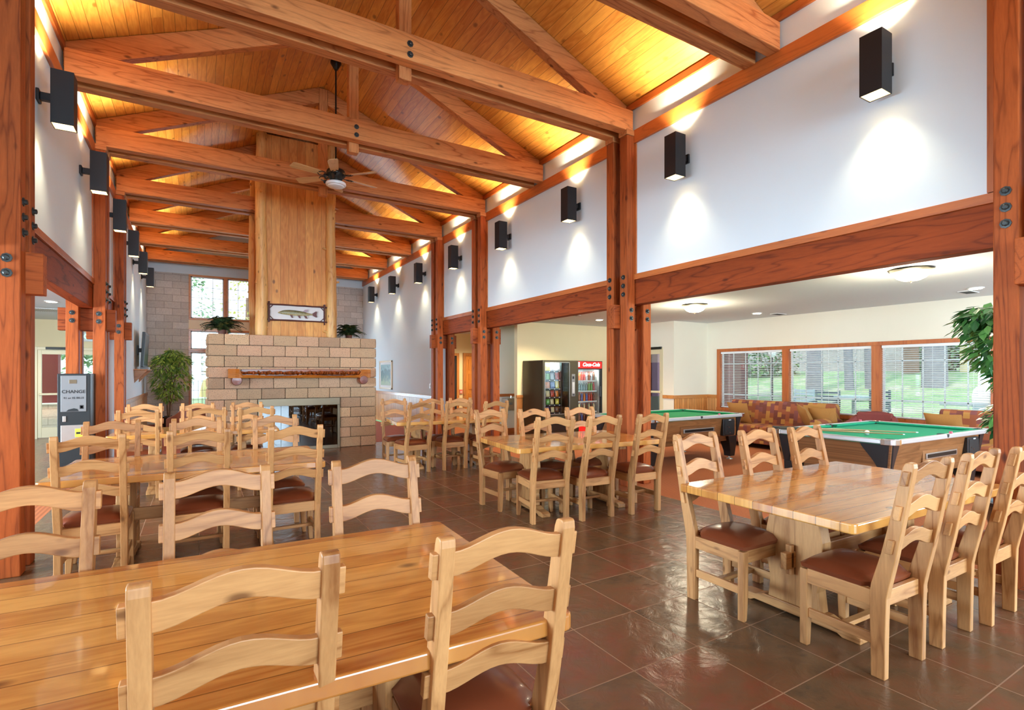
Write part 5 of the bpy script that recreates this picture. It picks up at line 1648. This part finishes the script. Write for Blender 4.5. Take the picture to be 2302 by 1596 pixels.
def cooler():
    X0, X1, YF, YB = 7.58, 8.34, 9.70, 10.42
    r = thing('drinks_cooler', 'glass-door drinks cooler with red lit cola sign, right of the snack machine', 'drinks cooler', ((X0 + X1) / 2, YF, 0))
    c = (X0 + X1) / 2; D = YB - YF; w = (X1 - X0) / 2
    m = MB().box(-w, -w + 0.04, 0.05, D, 0.06, 1.80).box(w - 0.04, w, 0.05, D, 0.06, 1.80).box(-w + 0.04, w - 0.04, D - 0.04, D, 0.06, 1.80).box(-w + 0.04, w - 0.04, 0.05, D - 0.04, 1.62, 1.80).box(-w + 0.04, w - 0.04, 0.05, D - 0.04, 0.06, 0.32)
    m.build('cabinet', 'black_plastic', r, 0.004)
    bx(-w + 0.04, w - 0.04, D - 0.05, D - 0.04, 0.32, 1.62).box(-w + 0.04, -w + 0.05, 0.07, D - 0.05, 0.32, 1.62).box(w - 0.05, w - 0.04, 0.07, D - 0.05, 0.32, 1.62).build('liner', 'white_plastic', r)
    M['red_sign'] = emit('backlit_red_sign', srgb(224, 28, 22), 0.42)
    M['sign_white'] = emit('backlit_white_script', (1.0, 0.96, 0.94), 0.7)
    sg = bx(-w + 0.02, w - 0.02, -0.008, 0.0, 1.625, 1.785).build('header_sign', 'red_sign', r)
    text_mesh('lettering', 'Coca-Cola', 0.120, 'sign_white', sg, (0.03, -0.010, 1.712), (PI / 2, 0, 0), shear=0.35, bold=0.004)
    bx(-w + 0.03, -w + 0.07, -0.0095, -0.008, 1.66, 1.77).build('sign_bottle', 'sign_white', sg)
    f = MB().box(-w, -w + 0.035, 0, 0.05, 0.10, 1.80).box(w - 0.035, w, 0, 0.05, 0.10, 1.80).box(-w + 0.035, w - 0.035, 0, 0.05, 1.785, 1.80).box(-w + 0.035, w - 0.035, 0, 0.05, 1.60, 1.625).box(-w + 0.035, w - 0.035, 0, 0.05, 0.10, 0.36)
    door = f.build('door', 'black_plastic', r)
    bx(-w + 0.05, w - 0.05, -0.004, 0.0, 0.14, 0.33).build('lower_sign', 'red_sign', door)
    bx(-w + 0.035, w - 0.035, 0.02, 0.025, 0.36, 1.60).build('glass', 'pane', door)
    bx(w - 0.09, w - 0.055, -0.03, 0, 0.95, 1.20).build('handle', 'black_plastic', door, 0.006)
    bx(-w + 0.06, -w + 0.075, 0.06, 0.075, 0.38, 1.58).build('light_tube', 'tube_light', r)
    bx(-w + 0.04, w - 0.04, 0.06, D - 0.05, 0.0, 0.06).build('plinth', 'black_plastic', r)
    zs = [1.335, 1.09, 0.845, 0.60, 0.36]
    for z in zs:
        bx(-w + 0.05, w - 0.11, 0.08, D - 0.06, z - 0.008, z).box(-w + 0.05, w - 0.11, 0.072, 0.08, z - 0.02, z + 0.01).build('shelf', 'white_plastic', r)
    def bottle(mat, cap, short):
        o = None
        if short:
            o = MB().lathe([(0, 0), (0.028, 0.0), (0.031, 0.006), (0.031, 0.112), (0.025, 0.122), (0, 0.122)], n=12).build('drink_can', mat, None, smooth=True)
        else:
            o = MB().lathe([(0, 0), (0.026, 0.0), (0.030, 0.008), (0.030, 0.065), (0.027, 0.08), (0.030, 0.095), (0.030, 0.130), (0.022, 0.160), (0.012, 0.180), (0.012, 0.192), (0, 0.192)], n=12).build('drink_bottle', mat, None, smooth=True)
            MB().lathe([(0, 0.190), (0.0145, 0.190), (0.0145, 0.207), (0, 0.208)], n=10).build('cap', cap, o)
        return o
    rows = [['orange', 'orange', 'red', 'red', 'silver', 'brown', 'silver', 'brown'], ['clear', 'clear', 'clear', 'clear', 'clear', 'green', 'green', 'red'],
            ['brown', 'brown', 'blue', 'orange', 'blue', 'red', 'red', 'brown'], ['clear', 'cream', 'brown', 'cream', 'brown', 'cream', 'brown', 'cream'], ['green', 'brown', 'blue', 'brown', 'brown', 'green', 'green', 'brown']]
    rown = ['top', 'second', 'third', 'fourth', 'lowest']; coln = ['first', 'second', 'third', 'fourth', 'fifth', 'sixth', 'seventh', 'eighth']
    protos = {}
    for i, row in enumerate(rows):
        for j, cn in enumerate(row):
            short = False
            key = (cn, short)
            mat = 'bottle_clear' if cn == 'clear' else 'pk_' + cn
            loc = (c - w + 0.095 + j * 0.072, YF + 0.13, zs[i] + 0.001)
            nm = 'bottle'
            if key not in protos:
                o = bottle(mat, 'white_plastic' if cn == 'clear' else 'pk_red', short); o.location = loc; protos[key] = o
            else:
                o = dup(protos[key], loc)
            tag(o, '%s drink bottle, %s shelf of the drinks cooler, %s from the left' % (cn, rown[i], coln[j]), 'bottle', 'bottles in the drinks cooler')
cooler()
light('cooler_lamp', 'AREA', (7.94, 9.78, 1.598), 2.6, (0.92, 1, 0.97), (math.radians(18), 0, 0), 0.5, 0.06)

r = thing('drinking_fountain', 'stainless steel drinking fountain on the wall left of the vending machines', 'drinking fountain', (6.60, 11.27, 0.9))
bx(-0.14, 0.14, -0.26, 0, -0.30, 0.0).build('basin_box', 'steel', r, 0.012)
bx(-0.10, 0.02, -0.264, -0.26, -0.16, -0.10).build('push_plate', 'silver_panel', r, 0.002)
MB().tube([(0.09, -0.06, 0), (0.09, -0.06, 0.05), (0.06, -0.09, 0.06)], 0.009, 8).build('spout', 'chrome', r, smooth=True)
r = thing('red_wall_box', 'small pink alarm pull box between the corridor doors', 'alarm box', (6.87, 14.5, 0.96))
M['pink_box'] = plain('pink_red_box', srgb(226, 120, 108), 0.4)
bx(-0.05, 0.05, -0.04, 0, -0.06, 0.06).build('casing', 'pink_box', r, 0.004)
bx(-0.03, 0.03, -0.045, -0.04, -0.03, 0.0).build('handle', 'white_plastic', r)

# ================================================================== CEILING LIGHTS
def dome(label, x, y):
    r = thing('dome_light', label, 'ceiling light', (x, y, CZ), 0, 'flush dome lights over the pool tables')
    MB().lathe([(0, 0), (0.215, 0), (0.225, -0.015), (0.20, -0.035), (0.175, -0.04), (0, -0.04)], n=28).build('rim', 'dark_metal', r, smooth=True)
    MB().lathe([(0.0, -0.038), (0.18, -0.038), (0.172, -0.07), (0.14, -0.105), (0.09, -0.13), (0.0, -0.14)], n=28).build('glass_bowl', 'dome_glass', r, smooth=True)
    MB().lathe([(0, -0.138), (0.012, -0.14), (0.008, -0.158), (0, -0.162)], n=10).build('finial', 'brass', r, smooth=True)
    light('dome_glow', 'POINT', (0, 0, -0.30), 26, (1, 0.86, 0.62), radius=0.16, parent=r)
    light('dome_halo', 'AREA', (0, 0, -0.045), 2.5, (1, 0.85, 0.5), (PI, 0, 0), 0.42, parent=r)
dome('lit dome ceiling light above the near pool table, right of the two', 7.14, 2.86)
dome('lit dome ceiling light above the left pool table, left of the two', 7.54, 6.30)
def can(label, x, y, z, power=14):
    r = thing('recessed_light', label, 'ceiling light', (x, y, z), 0, 'recessed ceiling lights')
    MB().lathe([(0.075, 0), (0.10, 0), (0.10, -0.008), (0.078, -0.012)], n=22).build('trim_ring', 'white_plastic', r, smooth=True)
    MB().lathe([(0, -0.010), (0.074, -0.010), (0.074, -0.016), (0, -0.018)], n=20).build('lens', 'can_light', r)
    light('downlight', 'SPOT', (0, 0, -0.03), power, (1, 0.86, 0.62), spot=math.radians(130), blend=0.8, radius=0.06, parent=r)
can('round recessed light in front of the vending machines', 7.78, 9.15, CZ, 55)
can('round recessed light near the left lounge window, by the ceiling vent', 9.66, 6.53, CZ, 16)
can('round recessed light at the far right, above the leafy plant', 9.50, 3.02, CZ, 16)
can('round recessed light in the entry room on the left', -2.17, 11.96, 2.76, 60)
light('corridor_downlight', 'SPOT', (6.9, 13.2, 2.68), 110, (1, 0.84, 0.56), spot=math.radians(150), blend=0.8, radius=0.08)
light('entry_downlight', 'SPOT', (-3.2, 6.5, 2.70), 40, (1, 0.86, 0.62), spot=math.radians(150), blend=0.8, radius=0.08)
light('entry_downlight', 'SPOT', (-2.8, 14.6, 2.70), 40, (1, 0.86, 0.62), spot=math.radians(150), blend=0.8, radius=0.08)
light('vending_wall_fill', 'SPOT', (6.6, 9.3, 2.66), 110, (1, 0.84, 0.58), spot=math.radians(140), blend=0.8, radius=0.06)  # bare spot added to brighten the yellow vending wall, no fixture
def vent(label, x, y, z, a=0.16, b=0.08, rz=0.0):
    r = thing('ceiling_vent', label, 'vent', (x, y, z), rz, 'ceiling air vents')
    bx(-a, a, -b, b, -0.01, 0).build('frame', 'white_plastic', r, 0.003)
    s = MB()
    n = max(3, int(a * 2 / 0.035))
    for k in range(n):
        xx = -a + 0.02 + (2 * a - 0.04) * k / (n - 1)
        s.box(xx - 0.005, xx + 0.005, -b + 0.012, b - 0.012, -0.013, -0.010)
    s.build('louvres', 'dark_metal', r)
vent('small louvred vent in the lounge ceiling beside the left dome light', 10.17, 6.40, CZ)
vent('small louvred vent in the lounge ceiling at the far right edge', 9.86, 3.22, CZ)
vent('small louvred vent in the ceiling ahead of the snack machine', 6.68, 8.7, CZ)
vent('wide louvred grille in the entry ceiling on the left', -2.6, 13.6, 2.76, 0.6, 0.3)

# ================================================================== OUTSIDE
def gz(x): return max(-0.1, 0.127 * (x - 11.5)) if x < 24 else 0.127 * 12.5 + (x - 24) * 0.02
m = MB()
xs_ = [10.75, 11.5, 14, 18, 22, 24, 27]
ys_ = [-14, -4, 2, 6, 10, 14, 20, 30]
m.v = [(x, y, gz(x) - 0.02) for x in xs_ for y in ys_] 
for i in range(len(xs_) - 1):
    for j in range(len(ys_) - 1):
        a = i * len(ys_) + j
        m.f.append((a, a + 1, a + len(ys_) + 1, a + len(ys_)))
nv = len(m.v); m.v += [(x, y, z - 0.3) for x, y, z in m.v[:nv]]
m.f += [tuple(reversed([q + nv for q in f])) for f in list(m.f)]
tag(m.build('lawn', 'grass'), 'patchy green and dry lawn sloping up outside the lounge windows', 'grass', kind='stuff')
# rocky bank
m = MB(); rd = random.Random(17)
nx, ny = 10, 46
for i in range(nx + 1):
    for j in range(ny + 1):
        x = 24.5 + i * 1.3; y = -10 + j * 0.9
        z = 1.4 + max(0, i - 0.5) * 0.75 + (rd.uniform(-0.45, 0.45) if i else -0.3)
        m.v.append((x + rd.uniform(-.3, .3), y + rd.uniform(-.3, .3), z))
for i in range(nx):
    for j in range(ny):
        a = i * (ny + 1) + j
        m.f.append((a, a + 1, a + ny + 2)); m.f.append((a, a + ny + 2, a + ny + 1))
tag(m.build('rocky_bank', 'rock'), 'pale boulder bank rising behind the lawn outside the lounge', 'rocks', kind='stuff')
def trunk(label, x, y, rad, h, mat, lean=(0, 0), crown=None, seed=1, leafmat='tree_leaf', z0=None, size=0.35, nleaf=260):
    rd = random.Random(seed)
    r = thing('tree', label, 'tree', (x, y, gz(x) if z0 is None else z0), 0, 'trees outside')
    pts = []; rs = []
    for k in range(9):
        t = k / 8
        pts.append((lean[0] * h * t, lean[1] * h * t, -0.25 + (h + 0.25) * t)); rs.append(rad * (1.15 - 0.45 * t) * rd.uniform(0.95, 1.05))
    MB().tube(pts, rs, 12).build('trunk', mat, r, smooth=True)
    if crown:
        leaf_cloud(crown, nleaf, size, rd, 0.1, 0.6).build('foliage', leafmat, r)
    return r
hi = [((0, 0, 6.6), (1.0, 1.0, 0.9))]
trunk('stout grey-barked tree trunk in the middle lounge window', 18.3, 10.2, 0.24, 7, 'tree_bark_grey', crown=hi, seed=3)
trunk('slim leaning pale trunk, left of a pair, right part of the middle window', 19.2, 9.5, 0.13, 7, 'tree_bark_grey', (0.03, 0.05), crown=hi, seed=4)
trunk('slim pale trunk, right of a pair, beside the middle window post', 19.6, 9.0, 0.16, 7, 'tree_bark_grey', (0, 0.03), crown=hi, seed=5)
trunk('widest grey trunk, in the lounge window above the cue ball', 20.2, 7.45, 0.30, 7, 'tree_bark_grey', crown=hi, seed=6)
trunk('reddish brown trunk standing beyond the lawn, left of the widest trunk', 23.7, 9.5, 0.24, 7, 'tree_bark', crown=hi, seed=7)
M['cream_bark'] = plain('cream_bark', srgb(230, 206, 160), 0.8, var=0.1)
trunk('slim cream-coloured trunk behind the leafy plant at the right', 24.2, 8.0, 0.13, 7, 'cream_bark', crown=hi, seed=8)
def bush(label, x, y, z, rx, ry, rz_, n, size, mat, seed, group='shrubs outside the lounge'):
    rd = random.Random(seed)
    r = thing('shrub', label, 'shrub', (x, y, z), 0, group)
    cs = [((0, 0, rz_ * 0.9), (rx, ry, rz_)), ((rx * 0.4, -ry * 0.5, rz_ * 0.7), (rx * 0.7, ry * 0.7, rz_ * 0.8)), ((-rx * 0.3, ry * 0.5, rz_ * 0.7), (rx * 0.7, ry * 0.7, rz_ * 0.8))]
    leaf_cloud(cs, n, size, rd, 0.0, 0.5).build('foliage', mat, r)
    branchy(rd, (0, 0, -0.05), cs, 0.03).build('stem', 'bark', r)
bush('dark green conifer bush left in the middle lounge window', 22.5, 14.6, 1.35, 0.9, 1.0, 1.6, 1300, 0.22, 'ficus_leaf_dark', 41)
bush('green shrub behind the lamp post in the left lounge window', 22.0, 16.2, 1.3, 0.9, 1.1, 1.5, 1200, 0.22, 'ficus_leaf_dark', 42)
bush('green shrub beyond the lawn right of the reddish trunk', 26.0, 9.4, 1.55, 0.8, 0.8, 1.3, 1000, 0.22, 'ficus_leaf_dark', 43)
bush('green shrub beyond the lawn near the cream trunk', 26.0, 8.2, 1.55, 0.8, 0.8, 1.2, 1000, 0.22, 'tree_leaf', 44)
# lamp post
r = thing('lamp_post', 'black garden lamp post with pale lantern in the left lounge window', 'lamp post', (14.0, 9.0, gz(14)))
MB().lathe([(0, -0.1), (0.06, -0.1), (0.06, 0.12), (0.035, 0.16), (0.035, 1.62), (0.05, 1.65), (0, 1.65)], n=12).build('post', 'black_metal', r, smooth=True)
MB().lathe([(0, 1.64), (0.06, 1.65), (0.10, 1.72), (0.11, 1.86), (0.07, 1.92), (0, 1.93)], n=14).build('lantern', 'fan_glass', r, smooth=True)
# porch of the neighbouring wing
r = thing('porch', 'maroon timber porch posts and wall seen in the left lounge window', 'porch', (13.0, 10.2, -0.02))
for (x, y, w_) in ((0.3, -0.25, 0.11), (-0.4, 0.35, 0.10)):
    bx(x - w_, x + w_, y - w_, y + w_, 0, 2.7).build('post', 'maroon_paint', r, 0.004)
bx(-1.0, 1.4, -0.6, -0.35, 2.25, 2.5).build('beam', 'maroon_paint', r)
bx(0.2, 3.5, 1.3, 1.4, 0, 2.7).build('wall', 'maroon_paint', r)
bx(-1.2, 3.6, -0.7, 1.5, 2.7, 2.8).build('roof', 'cue_dark', r)
# patio furniture and grill
def patio_chair(label, x, y, rz, mat):
    r = thing('patio_chair', label, 'patio chair', (x, y, gz(x) - 0.0), rz, 'patio chairs')
    bx(-0.25, 0.25, -0.22, 0.22, 0.40, 0.43).build('seat', mat, r, 0.006)
    s = MB()
    for k in range(5):
        s.box(-0.25, 0.25, 0.20, 0.23, 0.47 + k * 0.085, 0.53 + k * 0.085)
    s.box(-0.27, -0.24, 0.19, 0.23, 0.40, 0.90).box(0.24, 0.27, 0.19, 0.23, 0.40, 0.90)
    s.build('backrest', mat, r)
    for sx in (-1, 1):
        for sy in (-1, 1):
            bx(sx * 0.23 - 0.015, sx * 0.23 + 0.015, sy * 0.2 - 0.015, sy * 0.2 + 0.015, 0, 0.41).build('leg', mat, r)
        bx(sx * 0.26 - 0.02, sx * 0.26 + 0.02, -0.22, 0.2, 0.62, 0.64).build('arm', mat, r)
M['slate_metal'] = plain('slate_blue_metal', srgb(60, 84, 96), 0.5)
M['pale_metal'] = plain('pale_blue_metal', srgb(150, 176, 190), 0.5)
patio_chair('dark slatted patio chair in the middle lounge window', 13.0, 7.0, math.radians(-80), 'slate_metal')
patio_chair('pale slatted patio chair left of the dark one outside', 13.2, 7.75, math.radians(-95), 'pale_metal')
patio_chair('dark patio chair by the post of the middle window outside', 13.3, 6.1, math.radians(-110), 'slate_metal')
r = thing('patio_table', 'pale round patio table between the patio chairs outside', 'table', (13.5, 6.6, gz(13.5)))
MB().lathe([(0, 0.68), (0.42, 0.68), (0.42, 0.71), (0, 0.71)], n=24).build('tabletop', 'pale_metal', r)
MB().lathe([(0, 0), (0.2, 0), (0.03, 0.04), (0.03, 0.68), (0, 0.68)], n=12).build('pedestal', 'pale_metal', r)
r = thing('gas_grill', 'white-lidded gas grill with side shelf outside the right lounge window', 'grill', (12.9, 3.75, gz(12.9)), -PI / 2)
bx(-0.32, 0.32, -0.25, 0.25, 0.0, 0.55).build('cart', 'steel', r, 0.005)
bx(-0.32, 0.32, -0.25, 0.25, 0.55, 0.75).build('firebox', 'pale_metal', r, 0.01)
MB().prism([(-0.26, 0.75), (-0.26, 0.90), (-0.18, 1.02), (0.02, 1.08), (0.2, 1.02), (0.26, 0.88), (0.26, 0.75)], 'x', -0.33, 0.33).build('lid', 'white_plastic', r, 0.012)
bx(-0.85, -0.33, -0.22, 0.22, 0.70, 0.76).build('side_shelf', 'pale_metal', r, 0.006)
bx(0.33, 0.75, -0.22, 0.22, 0.70, 0.76).build('side_shelf', 'pale_metal', r, 0.006)

# north side, beyond the tall windows
tag(bx(-9, 14, 18.95, 40, -0.5, -0.1).build('north_ground', 'grass'), 'pale ground outside the tall far windows', 'ground', kind='stuff')
r = thing('deck_railing', 'thin grey metal railing outside the tall far window', 'railing', (1.9, 20.5, -0.1))
s = bx(-4, 4, -0.02, 0.02, 1.66, 1.70).build('top_rail', 'steel', r)
bx(-4, 4, -0.015, 0.015, 1.56, 1.585).box(-4, 4, -0.015, 0.015, 0.1, 0.13).build('lower_rails', 'steel', r)
bal = MB()
for k in range(61):
    x = -4 + 8 * k / 60
    bal.box(x - 0.007, x + 0.007, -0.007, 0.007, 0.0, 1.66)
bal.build('balusters', 'steel', r)['kind'] = 'stuff'
r = thing('patio_umbrella', 'closed pale yellow umbrella behind the far railing', 'umbrella', (0.25, 22.0, -0.1))
M['yellow_cloth'] = plain('pale_yellow_canvas', srgb(238, 224, 160), 0.8)
MB().lathe([(0, 0.75), (0.20, 0.76), (0.14, 1.1), (0.07, 1.35), (0.0, 1.42)], n=10).build('canopy', 'yellow_cloth', r)
MB().tube([(0, 0, 0), (0, 0, 1.4)], 0.02, 8).build('pole', 'steel', r)
def tall_tree(label, x, y, cs, n, size, mat, seed):
    r = thing('tree', label, 'tree', (x, y, -0.15), 0, 'trees outside the far windows')
    rd = random.Random(seed)
    leaf_cloud(cs, n, size, rd, 0.1, 0.6).build('foliage', mat, r)
    MB().tube([(0, 0, 0), (0.05, 0, 5.0)], [0.16, 0.10], 10).build('trunk', 'tree_bark', r, smooth=True)
tall_tree('blue-green conifer in the left tall far window', -0.4, 25.0, [((0, 0, 3.4), (0.9, 0.9, 1.0)), ((0.1, 0, 4.6), (0.9, 0.9, 1.2)), ((0, 0, 6.0), (0.7, 0.7, 1.0)), ((-.2, 0, 2.2), (0.8, 0.8, 0.8))], 1500, 0.16, 'tree_leaf', 51)
tall_tree('bright yellow autumn tree in the far windows beside the chimney', 1.9, 26.0, [((0, 0, 3.2), (1.5, 1.2, 1.3)), ((0.3, 0, 5.0), (1.5, 1.2, 1.4)), ((-0.3, 0, 1.8), (1.3, 1, 0.9)), ((-.3, 0, 6.4), (1.1, 1, 0.8))], 1700, 0.16, 'yellow_leaf', 52)
# entry side exterior
r = thing('entry_porch', 'maroon porch column on a block base outside the entry doors', 'porch', (-3.22, 17.6, 0))
bx(-0.18, 0.18, -0.16, 0.16, 0.75, 2.9).build('post', 'maroon_paint', r, 0.004)
bx(-0.26, 0.26, -0.24, 0.24, 0.0, 0.72).build('block_base', 'split_block', r, 0.01)
bx(-0.30, 0.30, -0.28, 0.28, 0.72, 0.76).build('cap_stone', 'paper', r, 0.006)
struct(bx(-7, -1.3, 16.15, 18.9, -0.12, -0.01).build('floor', 'concrete'))
tall_tree('green tree outside the entry doors on the left', -2.4, 22.5, [((0, 0, 1.8), (1.8, 1.0, 1.5)), ((-0.6, 0, 3.0), (1.5, 1, 1.0))], 2200, 0.2, 'tree_leaf', 53)
# outside the exit door of the lounge
struct(bx(9.7, 13, 8.7, 13, -0.12, -0.01).build('floor', 'concrete'))
r = thing('mauve_shed', 'mauve boarded shed wall on a white block base seen through the exit door', 'shed', (11.6, 10.9, 0))
bx(-0.9, 1.6, 0.0, 0.12, 0.85, 2.6).build('wall', 'mauve_paint', r)
bx(-0.95, 1.65, -0.06, 0.16, 0.0, 0.85).build('block_base', 'concrete', r, 0.01)
bx(-0.5, -0.42, -0.04, 0.0, 0.85, 2.6).box(0.1, 0.18, -0.04, 0.0, 0.85, 2.6).build('batten', 'maroon_paint', r)
